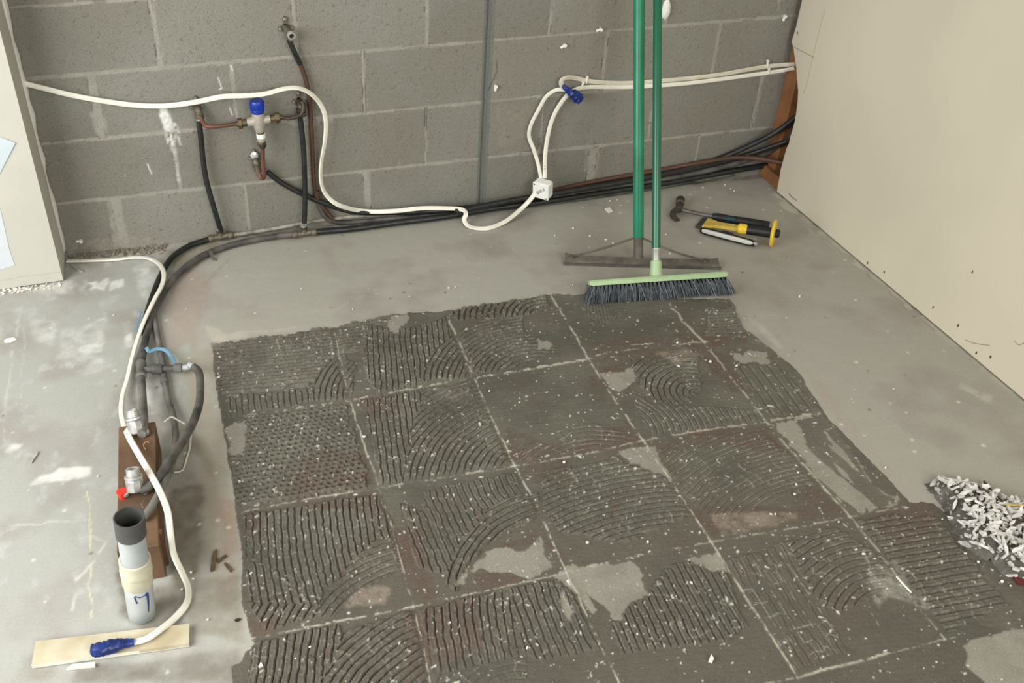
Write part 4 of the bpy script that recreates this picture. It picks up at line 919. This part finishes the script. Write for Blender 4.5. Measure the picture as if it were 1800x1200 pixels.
g = G(); g.lathe(ta+br*.086, br, [(0, .0105), (.003, .0125), (.020, .0125), (.022, .010)], 14); build('end_collar', g, MT['greypipe'], t)
pipe([ta+dd_*.033, F(250, 690, .035), F(252, 725, .065), F(253, 750, .105), F(249, 763, .112)], .0105, MT['greypipe'], 'grey dusty pipe rising from the floor tee to the far chrome outlet', 'insulated_pipe')
be = ta+br*.106
pipe([be, be+br*.02+vn((0, 0, .002)), F(334, 641, .045), F(344, 648, .048)], .0078, MT['pvc'], 'short pale grey plastic bend right of the floor pipe tee')
pipe([F(341, 645, .048), F(350, 655, .05), F(352, 680, .055), F(350, 710, .065), F(338, 745, .08), F(318, 780, .10), F(297, 812, .118), F(279, 838, .118), F(260, 856, .115), F(246, 862, .113)], .0102, MT['dusty'], 'black insulated pipe arching over the block to the middle chrome outlet', 'insulated_pipe')
pipe([F(270, 548, .010), F(275, 580, .009), F(281, 610, .009), F(286, 640, .009), F(290, 672, .010), F(295, 700, .012), F(304, 730, .02), F(309, 765, .05), F(306, 800, .085), F(294, 838, .108), F(278, 870, .115), F(264, 893, .115), F(250, 912, .11)], .0082, MT['greypipe'], 'thin grey pipe running under the tee branch and over the timber block')
g = G(); g.lathe(F(289, 667, .010), unit(F(291, 680)-F(288, 660)), [(0, .0082), (.003, .0108), (.012, .0108), (.014, .0082)], 14); tag(build('pipe_collar', g, MT['greypipe']), 'small grey joint collar on the thin grey floor pipe', 'pipe fitting')
cable([F(257, 610, .04), F(262, 617, .03), F(276, 613, .028), F(290, 615, .026), F(300, 625, .022), F(308, 637, .035)], 'pale blue strap looped between the floor pipes above the tee', w=.010, tk=.0012, m=MT['bluestrap'], up=(0, -.5, .8), name='blue_strap', cat='strap')
cable([F(248, 545, .026), F(245, 560, .018), F(241, 573, .012), F(243, 590, .006)], 'scrap of blue strap between the white cable and the thick dusty pipe', w=.005, tk=.001, m=MT['bluestrap'], up=(0, -.5, .8), name='blue_strap', cat='strap')
g = G(); g.tube([F(289, 741, .016), F(301, 733, .034), F(312, 738, .034), F(325, 745, .028)], .0022, 8, 5); tag(build('cable_tie', g, MT['cable']), 'white cable tie arched over the thin grey pipe beside the timber block', 'cable tie')
g = G(); g.tube([F(336, 762, .012), F(333, 790, .008), F(328, 805, .004), F(321, 826, .003), F(306, 830, .003)], .0022, 6, 2); tag(build('wire', g, MT['cable_old']), 'thin white wire standing on the floor right of the timber block', 'wire')
g = G(); q = F(216, 873, TH); g.lathe(q, (0, 0, 1), [(0, .009), (.012, .009), (.014, .011), (.017, .011), (.017, .006)], 18); tag(build('plug', g, MT['red']), 'small red plastic cap on the timber block behind the drain pipe', 'cap')
g = G(); g.tube([F(255, 878, TH+.01), F(248, 884, TH+.014), F(252, 893, TH+.012)], .0008, 5, 4); g.tube([F(262, 872, TH+.01), F(252, 880, TH+.018)], .0008, 5, 0)
tag(build('wire', g, MT['screw']), 'thin loose steel wire strands behind the rim of the drain pipe', 'wire')
# drain pipe (leaning slightly)
pb = F(250, 1080, 0); pt2 = F(226.5, 908, .275); axd = unit(pt2-pb); Lp = np.linalg.norm(pt2-pb)
t = thing('drain_pipe', pb, 'grey white plastic drain pipe standing upright with dark open collar', 'drain pipe')
g = G(); g.lathe(pb, axd, [(.0, .0235), (.004, .0268), (.03, .0275), (.115, .0275), (.120, .026), (Lp-.03, .026)], 32, close=False); build('pipe_wall', g, MT['pvc'], t, 60)
g = G(); g.lathe(pb, axd, [(.095, .0278), (.10, .0298), (.128, .0300), (.130, .0312), (.138, .0312), (.140, .0302), (.163, .0302), (.164, .0265)], 32, close=False); o = build('socket', g, MT['collar'], t, 30); o['label'] = 'cream coupling socket'
g = G(); g.lathe(pb, axd, [(Lp-.046, .0265), (Lp-.045, .0285), (Lp, .0285), (Lp, .0258), (Lp-.06, .0250)], 32, close=False); o = build('rim_collar', g, MT['abs'], t, 30); o['label'] = 'dark grey open collar'
g = G(); g.lathe(pb+axd*(Lp-.075), axd, [(0, .0252), (.001, .0252)], 24); build('bore', g, MT['inner'], t)
def onpipe(h, a, r=.0279):
    u = unit(np.cross(axd, (0, 1, 0))); w = np.cross(axd, u); return pb+axd*h+r*(math.cos(a)*u+math.sin(a)*w)
best = max(np.linspace(0, 6.28, 60), key=lambda a: (CAM-onpipe(.07, a, 0.02))@(onpipe(.07, a, .03)-onpipe(.07, a, 0)))
sg = 1 if projN(onpipe(.07, best+.5))[0] > projN(onpipe(.07, best))[0] else -1
g = G(); g.tube([onpipe(.083, best+sg*.42), onpipe(.086, best+sg*.50), onpipe(.06, best+sg*.50), onpipe(.035, best+sg*.44)], .0022, 6, 5, scale=[1.6, 1.3, 1, .4]); g.tube([onpipe(.088, best-sg*.35), onpipe(.083, best), onpipe(.086, best+sg*.45)], .0010, 6, 5); g.tube([onpipe(.086, best-sg*.40), onpipe(.074, best-sg*.33), onpipe(.068, best-sg*.28)], .0014, 6, 4)
o = build('glue_drip', g, MT['tape'], t); o['label'] = 'dark blue solvent drips'
# ceramic strip under the taped end
g = G(); g.prism([F(57, 1173, .004), F(333, 1135, .004), F(334, 1100, .004), F(64, 1131, .004)], (0, 0, .008))
t = thing('ceramic_strip', F(195, 1135), 'cream ceramic tile offcut lying on the floor under the taped cable end', 'tile offcut')
build('glaze', g, MT['tile'], t, 20)
g = G(); g.prism([F(57, 1174.5, .002), F(333, 1136, .002), F(333, 1133.5, .002), F(57, 1172, .002)], (0, 0, .009)); build('cut_edge', g, MT['tileedge'], t, 0)
g = G(); g.prism([F(117, 1178, .001), F(128, 1170, .001), F(168, 1166, .001), F(168, 1173, .001)], (0, 0, .006)); tag(build('ceramic_sliver', g, MT['tileedge'], smooth=0), 'white sliver of ceramic on the floor in front of the tile offcut', 'tile offcut')

# ================================================================== HAND TOOLS
# squeegee / floor scraper
def handle(b, u_top, r, z_top, name):
    return b
hb = F(1122, 455, .012); 
def lean(b, u_at0, ytop=-.02, ztop=1.32):
    best_ = None
    for dx in np.linspace(-.2, .2, 201):
        e = vn((b[0]+dx, ytop, ztop)); q = b+(e-b)*.5
        # sideways lean that keeps the handle on its line
        lo, hi = 0, 1
        for _ in range(30):
            mid = (lo+hi)/2; uu, vv = projN(b+(e-b)*mid)
            if vv > 0: lo = mid
            else: hi = mid
        err = abs(uu-u_at0)
        if best_ is None or err < best_[0]: best_ = (err, e)
    return best_[1]
he = lean(hb, 1123)
t = thing('floor_squeegee', (hb[0], hb[1], 0), 'metal floor squeegee with thick green handle leaning on the block wall', 'squeegee')
ux = unit(he-hb)
g = G(); g.lathe(hb, ux, [(.070, .0138), (.072, .0165), (1.36, .0165), (1.37, .012)], 20); build('handle', g, MT['tealgreen'], t)
g = G(); g.lathe(hb, ux, [(-.006, .0150), (.071, .0150)], 18); build('socket', g, MT['rust'], t)
L0 = F(993, 463, .006); L1 = F(1264, 471, .006); dL = unit(L1-L0); nb2 = unit(np.cross((0, 0, 1), dL))   # toward the wall
prof = [(0, 0), (.002, .007), (.007, .011), (.017, .012), (.024, .016)]
g = G(); vs = []; fs = []
for k in range(13):
    s_ = k/12; base = L0+(L1-L0)*s_; tp = 1.0+.35*max(0, 1-s_/.08)+.25*max(0, (s_-.9)/.1)
    for a, b in prof: vs.append(base+nb2*a*tp+vn((0, 0, b*tp)))
    for a, b in reversed(prof): vs.append(base+nb2*(a*tp+.001)+vn((0, 0, b*tp-.002)))
n_ = 10
for k in range(12):
    for j in range(n_): fs.append((k*n_+j, k*n_+(j+1) % n_, (k+1)*n_+(j+1) % n_, (k+1)*n_+j))
fs += [tuple(range(n_-1, -1, -1)), tuple(range(12*n_, 13*n_))]
g.add(vs, fs); build('blade_holder', g, MT['rust'], t)
g = G(); g.sweep([L0-dL*.003+vn((0, 0, -.001)), L1+dL*.006+vn((0, 0, -.001))], [(-.004, -.004), (.003, -.004), (.003, .004), (-.004, .004)]); build('rubber_blade', g, MT['steel'], t)
sT = hb+ux*.068
g = G(); bl = L0+dL*.022+nb2*.016+vn((0, 0, .016)); g.tube([sT-dL*.012, (sT*.5+bl*.5)+vn((0, 0, -.002)), bl], .0034, 8, 5); g.lathe(bl, (0, 0, 1), [(-.003, .009), (.004, .008)], 10); build('brace', g, MT['rust'], t)
g = G(); br_ = L1-dL*.042+nb2*.016+vn((0, 0, .016)); g.tube([sT+dL*.012, (sT*.45+br_*.55)+vn((0, 0, -.006)), br_], .0034, 8, 5); g.lathe(br_, (0, 0, 1), [(-.003, .010), (.004, .009)], 10); build('brace', g, MT['rust'], t)
# broom
a0 = F(1036, 497, .078); a1 = F(1275, 481, .078); hd = unit(a1-a0); hn = unit(np.cross((0, 0, 1), hd))
f0 = F(1034, 538, 0); f1 = F(1292, 520, 0)
bb0 = F(1153, 476, .088); be_ = lean(bb0, 1156, ytop=-.02, ztop=1.30)
t = thing('push_broom', ((f0[0]+f1[0])/2, (f0[1]+f1[1])/2, 0), 'push broom with pale green head, grey bristles and dark green handle', 'broom')
prof = [(-.013, -.008), (-.014, .003), (-.009, .008), (.009, .008), (.014, .003), (.013, -.008)]
g = G(); Q = [a0-hd*.002, a0+hd*.006, a0+(a1-a0)*.5, a1-hd*.006, a1+hd*.004]; g.sweep(Q, [(-a, b) for a, b in prof], up=unit(be_-bb0), scale=[.7, 1, 1, 1, .7]); build('head', g, MT['lightgreen'], t, 30)
bx = unit(be_-bb0)
g = G(); g.lathe(bb0, bx, [(-.016, .0200), (-.004, .0175), (.030, .0160), (.032, .0135)], 18); build('socket', g, MT['lightgreen'], t)
g = G(); g.lathe(bb0, bx, [(.028, .0122), (.062, .0122), (.064, .0130), (.068, .0130)], 18); build('collar', g, MT['zinc'], t)
g = G(); g.lathe(bb0, bx, [(.066, .0125), (1.27, .0125), (1.28, .009)], 18); build('handle', g, MT['darkgreen'], t)
rr = random.Random(11); g = G(); g2 = G(); Lb = np.linalg.norm(a1-a0)
for k in range(4600):
    s_ = rr.uniform(.005, .995); w_ = rr.uniform(-.011, .011)
    p0 = a0+(a1-a0)*s_+hn*w_+vn((0, 0, -.006))
    fl = f0+(f1-f0)*s_; tip = fl+hn*(.028+w_*2.4+rr.uniform(-.004, .004))+hd*rr.gauss(0, .006)
    # clump into tufts
    ts = round(s_*34)/34; p0 = p0*.35+(a0+(a1-a0)*ts+hn*round(w_/.012)*.012+vn((0, 0, -.006)))*.65
    tip[2] = rr.uniform(.001, .008); mid = (p0+tip)/2+vn((0, 0, .004))
    r0_ = rr.uniform(.0008, .0013); u_ = unit(hd+hn*rr.uniform(-1, 1))
    w2 = unit(np.cross(u_, (0, 0, 1)))
    vs = []
    for q_, r_ in ((p0, r0_), (mid, r0_), (tip, r0_*.7)):
        vs += [q_+u_*r_, q_-u_*r_*.5+w2*r_*.87, q_-u_*r_*.5-w2*r_*.87]
    (g if k % 5 else g2).add(vs, [(0, 1, 4, 3), (1, 2, 5, 4), (2, 0, 3, 5), (3, 4, 7, 6), (4, 5, 8, 7), (5, 3, 6, 8), (6, 7, 8)])
o = build('bristles', g, MT['bristle'], t, 0); o['kind'] = 'stuff'
o = build('dusty_bristles', g2, MT['bristledust'], t, 0); o['kind'] = 'stuff'; o['label'] = 'dust-whitened bristles'
# hammer
t = thing('claw_hammer', F(1270, 388), 'claw hammer with dark steel head and black grip on the floor', 'hammer')
hA = F(1200, 369, .016); hG = F(1252, 380, .016); hE = F(1352, 397, .016); hdv = unit(hE-hA)
g = G(); g.tube([hA-hdv*.006, F(1225, 375, .017), hG+hdv*.01], .0068, 12, 5); build('shaft', g, MT['steel'], t)
pol = F(1196, 352, .018); chk = F(1194, 366, .018)
g = G(); d = unit(pol-chk); ln = np.linalg.norm(pol-chk)
g.lathe(chk, d, [(-.012, .012), (0, .013), (ln*.4, .010), (ln*.55, .0105), (ln*.62, .0150), (ln+.006, .0155), (ln+.009, .0135)], 18)
build('face', g, MT['darksteel'], t)
for s in (-1, 1):
    g = G(); cl = [chk, F(1184+s*.5, 373, .018+s*.004), F(1184+s*1.6, 381, .015+s*.006), F(1192+s*2, 388, .010+s*.006)]
    Q = spline(cl, 6); g.sweep(Q, [(-.007, -.003), (.007, -.003), (.0075, .003), (-.0075, .003)], up=(0, 0, 1), scale=list(np.linspace(1.5, .7, len(Q)))); build('claw', g, MT['darksteel'], t)
g = G(); g.tube([hG, hG+(hE-hG)*.15, hG+(hE-hG)*.5, hE], .0135, 14, 6, scale=[.8, 1.05, .95, 1.1, 1.15]); build('grip', g, MT['blackrub'], t)
g = G(); g.tube([hG+(hE-hG)*.03+vn((0, -.002, .001)), hG+(hE-hG)*.40+vn((0, -.002, .001))], .0136, 14, 6, scale=[.8, 1.0, 1.0, .9]); o = build('grip_insert', g, MT['teal'], t); o['label'] = 'dark teal insert'
# bolster chisel with guard
t = thing('bolster_chisel', F(1300, 410), 'bolster chisel with yellow neck, black grip and round yellow hand guard', 'chisel')
cB = F(1228, 396, .006); cN = F(1243, 391.5, .012); cC = F(1303, 402, .038); cG = F(1356, 409, .046); cE = F(1369, 411, .048)
ca = unit(cE-cC); cs = unit(np.cross((0, 0, 1), ca))
bw0 = F(1222, 400, .003); bw1 = F(1235, 384, .003); fw0 = F(1234, 398, .012); fw1 = F(1244, 385, .012)
g = G(); g.prism([bw0, bw1, fw1, fw0], (0, 0, .005)); build('blade', g, MT['darksteel'], t, 0)
g = G(); vs = []; st_ = [(0, .5, .004), (.12, .45, .0045), (.3, .26, .0055), (.5, .19, .006), (1, .19, .0065)]
m0 = (fw0+fw1)/2; hw = np.linalg.norm(fw1-fw0); cdv = unit(fw1-fw0)
for s_, w_, h_ in st_:
    p = m0*(1-s_)+cC*s_
    for a, b in ((-1, -1), (1, -1), (1, 1), (-1, 1)): vs.append(p+cdv*a*w_*hw+vn((0, 0, b*h_)))
fs = [(3, 2, 1, 0), (16, 17, 18, 19)]
for k in range(4):
    for j in range(4): fs.append((k*4+j, k*4+(j+1) % 4, k*4+4+(j+1) % 4, k*4+4+j))
g.add(vs, fs); build('neck', g, MT['yellowpale'], t, 30)
g = G(); g.lathe(cC, ca, [(-.012, .0125), (-.006, .0175), (.010, .0175), (.018, .0150), (.024, .013)], 18); build('yellow_collar', g, MT['yellow'], t)
lg = np.linalg.norm(cG-cC); g = G(); g.lathe(cC, ca, [(.012, .0140), (.03, .0165), (lg*.6, .0160), (lg, .0175)], 18); build('grip', g, MT['blackrub'], t)
g = G(); g.lathe(cG, ca, [(0, .030), (.002, .044), (.006, .046), (.010, .044), (.013, .030), (.012, .012)], 32); build('hand_guard', g, MT['yellow'], t, 40)
g = G(); g.lathe(cG, ca, [(.010, .014), (.022, .014), (.026, .011)], 18); build('striking_cap', g, MT['blackrub'], t)
# utility knife
t = thing('utility_knife', F(1278, 420), 'slim silver and black utility knife in front of the chisel', 'knife')
k0 = F(1231, 403, .014); k1 = F(1331, 429, .014); kd = unit(k1-k0); kl = np.linalg.norm(k1-k0); kn = unit(np.cross((0, 0, 1), kd))
g = G(); Q = [k0+kd*kl*s_ for s_ in (0, .03, .12, .5, .85, .96, 1)]; g.sweep(Q, [(-.013, -.006), (-.010, -.010), (.010, -.010), (.013, -.006), (.013, .004), (.009, .007), (-.009, .007), (-.013, .004)], scale=[.5, .8, 1, 1.05, .95, .8, .45]); build('black_body', g, MT['blackrub'], t)
g = G(); q0_ = [k0+kd*kl*s_-kn*.0085+vn((0, 0, .003)) for s_ in (.04, .08, .5, .88, .93)]; g.sweep(q0_, [(-.006, -.005), (.005, -.005), (.006, .003), (.002, .0065), (-.004, .006), (-.0065, .002)], scale=[.5, 1, 1.05, 1, .5]); build('silver_side', g, MT['silver'], t)
g = G(); g.box(k0+kd*kl*.47+kn*.003+vn((0, 0, .010)), (.036, .012, .008), ax=[kd, kn, (0, 0, 1)], bev=.002); build('slider', g, MT['ink'], t)
g = G(); g.box(k1-kd*.006-kn*.004+vn((0, 0, .002)), (.014, .012, .010), ax=[kd, kn, (0, 0, 1)], bev=.002); build('end_clip', g, MT['chrome'], t)
g = G(); g.prism([k0+kd*.004+kn*.004, k0-kd*.016+kn*.006, k0+kd*.004-kn*.004], (0, 0, .0012)); build('blade_tip', g, MT['darksteel'], t, 0)

# ================================================================== RUBBLE PILE AND LOOSE BITS
PILE = [(1630, 849), (1660, 848), (1705, 852), (1740, 868), (1775, 885), (1830, 895), (1900, 910), (1910, 1050), (1840, 1050), (1770, 1012), (1742, 985), (1712, 972), (1690, 960), (1672, 925), (1662, 900), (1646, 876)]
PG = np.array([F(*p)[:2] for p in PILE])
hx = np.arange(PG[:, 0].min()-.02, PG[:, 0].max()+.02, .005); hy = np.arange(PG[:, 1].min()-.02, PG[:, 1].max()+.02, .005)
gx, gy = np.meshgrid(hx, hy); ins = inpoly(gx+.012*fbm(gx, gy, .02, 5), gy+.012*fbm(gx, gy, .02, 6), PG).astype(np.float32)
hh = ins.copy()
for _ in range(14): hh = blur(hh, 1)
MH = np.clip(hh*1.9-.95, 0, 1)*.036*(.8+.4*vnoise(gx, gy, .05, 8))+ins*.0012
cc = np.zeros(gx.shape+(3,), np.float32)+np.array(lin((92, 88, 80)), np.float32); cc = mix(cc, (126, 122, 114), np.clip(fbm(gx, gy, .012, 17)+.2, 0, 1)); cc = mix(cc, (62, 57, 50), np.clip(fbm(gx, gy, .02, 27)*1.6, 0, 1)*.7)
dm = gridmesh('rubble_dust', np.stack([gx, gy, .0016+MH+.002*fbm(gx, gy, .012, 19)], -1), cc, vmat('dark_grit_pile', .9, .3, 500, 1, .002), keep=ins > .5)
tag(dm, 'dark cement dust heaped under the pale shards at the right edge', 'dust'); dm['kind'] = 'stuff'
def hpile(x, y):
    i = int(np.clip(round((x-hx[0])/.005), 0, len(hx)-1)); j = int(np.clip(round((y-hy[0])/.005), 0, len(hy)-1)); return MH[j, i]
protos = []
rr = random.Random(21)
def shard_mesh(i, L, Wd, T):
    k = rr.choice([5, 6, 7]); g = G(); top = []
    for a in range(k):
        an = 2*math.pi*a/k+rr.uniform(-.3, .3); top.append(vn((math.cos(an)*L/2*rr.uniform(.75, 1.1), math.sin(an)*Wd/2*rr.uniform(.75, 1.1), T/2*rr.uniform(.6, 1.1))))
    bot = [p*vn((rr.uniform(.8, 1.05), rr.uniform(.8, 1.05), 0))-vn((0, 0, T/2)) for p in top]
    g.add(bot+top, [tuple(range(k-1, -1, -1)), tuple(range(k, 2*k))]+[(a, (a+1) % k, k+(a+1) % k, k+a) for a in range(k)])
    me = bpy.data.meshes.new('shard'); me.from_pydata([tuple(v) for v in g.v], [], g.f); me.update(); me.materials.append(MT['shard']); return me
sm_me = [shard_mesh(i, rr.uniform(.014, .030), rr.uniform(.007, .012), rr.uniform(.003, .006)) for i in range(14)]
sm_me += [shard_mesh(i, rr.uniform(.022, .034), .0065, .005) for i in range(4)]
gs_ = G()
for k in range(900):
    x = rr.uniform(PG[:, 0].min(), .86); y = rr.uniform(PG[:, 1].min(), PG[:, 1].max())
    if not inpoly(np.array([x]), np.array([y]), PG)[0]: continue
    L_ = rr.uniform(.002, .007); a_ = rr.uniform(0, 6.28); e1 = vn((math.cos(a_), math.sin(a_), rr.gauss(0, .3))); e2 = vn((-math.sin(a_), math.cos(a_), rr.gauss(0, .3)))
    gs_.box((x, y, .004+hpile(x, y)), (L_, L_*.6, L_*.4), ax=[e1, e2, (0, 0, 1)])
tag(build('shard_crumbs', gs_, MT['chip'], smooth=0), 'fine pale crumbs between the shards of the rubble heap', 'crumbs')['kind'] = 'stuff'
cnt = 0; tries = 0
while cnt < 300 and tries < 20000:
    tries += 1
    x = rr.uniform(PG[:, 0].min(), .80); y = rr.uniform(PG[:, 1].min(), PG[:, 1].max())
    if not inpoly(np.array([x]), np.array([y]), PG)[0]: continue
    uu, vv = projN(vn((x, y, .01)))
    if uu > 1830: continue
    # sparser on the dusty western flank
    if uu < 1684 and 866 < vv < 935 and rr.random() < .88: continue
    h_ = hpile(x, y)
    o = bpy.data.objects.new('adhesive_shard', sm_me[rr.randrange(len(sm_me))]); COL.objects.link(o)
    o.location = (x, y, .0035+h_+rr.uniform(0, .007)); o.rotation_euler = (rr.gauss(0, .35), rr.gauss(0, .35), rr.uniform(0, 6.28)); s_ = rr.uniform(.75, 1.3); o.scale = (s_,)*3
    tag(o, 'pale grey shard of tile adhesive in the rubble heap at the right edge', 'shard', 'pale shards heaped at the right edge'); cnt += 1
def stick(pts, r, m, label, cat='stick', name='stick'):
    g = G(); g.tube(pts, r, 7, 3); return tag(build(name, g, m), label, cat)
stick([F(1730, 846, .010), F(1745, 864, .022), F(1764, 882, .034)], .0030, MT['bark'], 'dark brown twig sticking up out of the rubble heap')
stick([F(1767, 887, .040), F(1800, 888, .042), F(1840, 889, .04)], .0028, MT['straw'], 'straw coloured splinter lying across the top of the rubble heap')
stick([F(1760, 895, .040), F(1790, 893, .042)], .0032, MT['chip'], 'pale stick beside the straw coloured splinter on the heap')
g = G(); g.prism([F(1776, 1012, .004), F(1800, 1006, .004), F(1830, 1010, .004), F(1825, 1030, .004), F(1790, 1028, .004)], (0, 0, .006)); tag(build('brick_chip', g, MT['redchip'], smooth=0), 'dark red chip at the lower end of the rubble heap', 'chip')
# individual debris
def flat_bit(pts, h, m, label, name, cat):
    g = G(); g.prism([F(*p, .0012) for p in pts], (0, 0, h)); return tag(build(name, g, m, smooth=0), label, cat)
flat_bit([(53, 813), (56, 814), (68, 796), (65, 794)], .003, MT['chip'], 'small pale splinter lying on bare concrete at the far left', 'splinter', 'splinter')
flat_bit([(7, 600), (12, 596), (24, 594), (30, 597), (20, 602), (8, 603)], .003, MT['chipw'], 'white flake on bare concrete at the left edge', 'plaster_flake', 'flake')
flat_bit([(122, 464), (130, 467), (146, 478), (140, 479)], .003, MT['chip'], 'narrow pale splinter on the floor beside the left pier', 'splinter', 'splinter')
flat_bit([(370, 1005), (372, 985), (375, 972), (382, 966), (381, 985), (377, 1003)], .004, MT['bark'], 'notched brown strip of adhesive beside the bed edge', 'adhesive_strip', 'strip')
flat_bit([(382, 985), (398, 975), (399, 978), (384, 990)], .003, MT['bark'], 'thin brown sliver next to the notched strip', 'adhesive_strip', 'strip')
flat_bit([(394, 992), (398, 990), (409, 1002), (405, 1006)], .004, MT['bark'], 'short brown stub right of the notched strip', 'adhesive_strip', 'strip')
flat_bit([(412, 1090), (418, 1087), (424, 1088), (421, 1091), (415, 1093)], .002, MT['leaf'], 'small dark dry leaf on bare concrete beside the adhesive edge', 'leaf', 'leaf')
g = G(); g.tube([F(1576, 1013, .006), F(1589, 1028, .006), F(1602, 1041, .006)], .0022, 6, 2); tag(build('white_strip', g, MT['chipw']), 'thin white strip lying on the adhesive near the rubble heap', 'strip')
flat_bit([(1245, 1163), (1249, 1153), (1254, 1160), (1251, 1166)], .007, MT['chipw'], 'white triangular chip on the adhesive at the bottom centre', 'chip', 'chip')
flat_bit([(455, 1174), (459, 1166), (463, 1173), (457, 1176)], .007, MT['chipw'], 'white triangular chip on the adhesive at the bottom left', 'chip', 'chip')
flat_bit([(1063, 368), (1072, 366), (1077, 372), (1070, 375)], .004, MT['chipw'], 'pale angular chip on the slab left of the squeegee handle', 'chip', 'chip')
# crumbled mortar along the wall foot and under the pier
g = G()
for k in range(420):
    u_ = rr.uniform(122, 292); v_ = 447-(u_-122)*.07+rr.gauss(0, 4.5)
    q = F(u_, v_, .002)
    if q[1] > -.004: q[1] = -.004-rr.uniform(0, .01)
    L_ = rr.uniform(.002, .009); a_ = rr.uniform(0, 6.28); g.box(q+vn((0, 0, L_*.15)), (L_, L_*.7, L_*.55), ax=[(math.cos(a_), math.sin(a_), 0), (-math.sin(a_), math.cos(a_), .3), (0, -.3, 1)])
o = tag(build('mortar_crumbs', g, MT['crumb'], smooth=0), 'crumbled brown mortar along the foot of the block wall beside the left pier', 'crumbs'); o['kind'] = 'stuff'
g = G()
for k in range(90):
    u_ = rr.uniform(0, 60) if k < 70 else rr.uniform(60, 112); v_ = 513-u_*.12+rr.gauss(0, 2.5); q = F(u_, v_, .002)
    L_ = rr.uniform(.002, .008); a_ = rr.uniform(0, 6.28); g.box(q+vn((0, 0, L_*.15)), (L_, L_*.7, L_*.5), ax=[(math.cos(a_), math.sin(a_), 0), (-math.sin(a_), math.cos(a_), .2), (0, -.2, 1)])
o = tag(build('plaster_crumbs', g, MT['chipw'], smooth=0), 'white plaster crumbs under the bottom edge of the left pier', 'crumbs'); o['kind'] = 'stuff'
# scattered little chips
cm = []
for i in range(6):
    me = shard_mesh(i, rr.uniform(.006, .010), rr.uniform(.004, .006), .003); me.name = 'small_chip'; me.materials.clear(); me.materials.append(MT['chipw']); cm.append(me)
SP = [(790, 1097), (998, 1025), (991, 815), (926, 1141), (1119, 1118), (1100, 1099), (1172, 1058), (1214, 1027), (1190, 605), (1192, 646), (1248, 638), (1294, 645), (1391, 780), (1402, 833), (1399, 854), (1396, 871), (1362, 906), (1354, 906), (1473, 920), (1411, 985), (1517, 976), (1452, 798), (1405, 522), (1340, 392), (1373, 372), (1308, 560), (1570, 684), (1556, 823), (520, 1160), (545, 1140), (500, 1060), (480, 1072), (640, 770), (600, 740), (700, 765), (560, 900), (442, 1010), (860, 690), (905, 715), (1004, 768), (1206, 813), (1150, 862), (1034, 896), (1032, 956), (1138, 955), (1007, 502), (620, 545), (720, 522), (789, 507), (800, 505), (975, 415), (1007, 402), (1037, 416), (1065, 422), (1077, 428), (1170, 413), (1177, 447), (1236, 331), (1274, 326), (1284, 333), (1290, 337), (1234, 331), (1085, 352), (1072, 354), (530, 508), (200, 555), (172, 838), (340, 1018), (365, 1090), (336, 1007), (320, 1037), (1662, 865), (1690, 930), (1655, 915), (1685, 955), (1695, 975), (1718, 990), (1760, 1025), (1775, 1032)]
for px in SP:
    q = F(*px); o = bpy.data.objects.new('small_chip', cm[rr.randrange(6)]); COL.objects.link(o)
    onbed = inpoly(np.array([px[0]]), np.array([px[1]]), OUT)[0]
    o.location = (q[0], q[1], .0055 if onbed else .0028); o.rotation_euler = (rr.gauss(0, .2), rr.gauss(0, .2), rr.uniform(0, 6.28)); s_ = rr.uniform(.6, 1.15); o.scale = (s_,)*3
    if onbed: tag(o, 'tiny white chip lying loose on the dark adhesive', 'chip', 'tiny chips on the adhesive')
    else: tag(o, 'tiny white chip lying loose on the bare concrete', 'chip', 'tiny chips on the bare slab')
for o in list(COL.objects):
    if 'wloc' in o: del o['wloc']
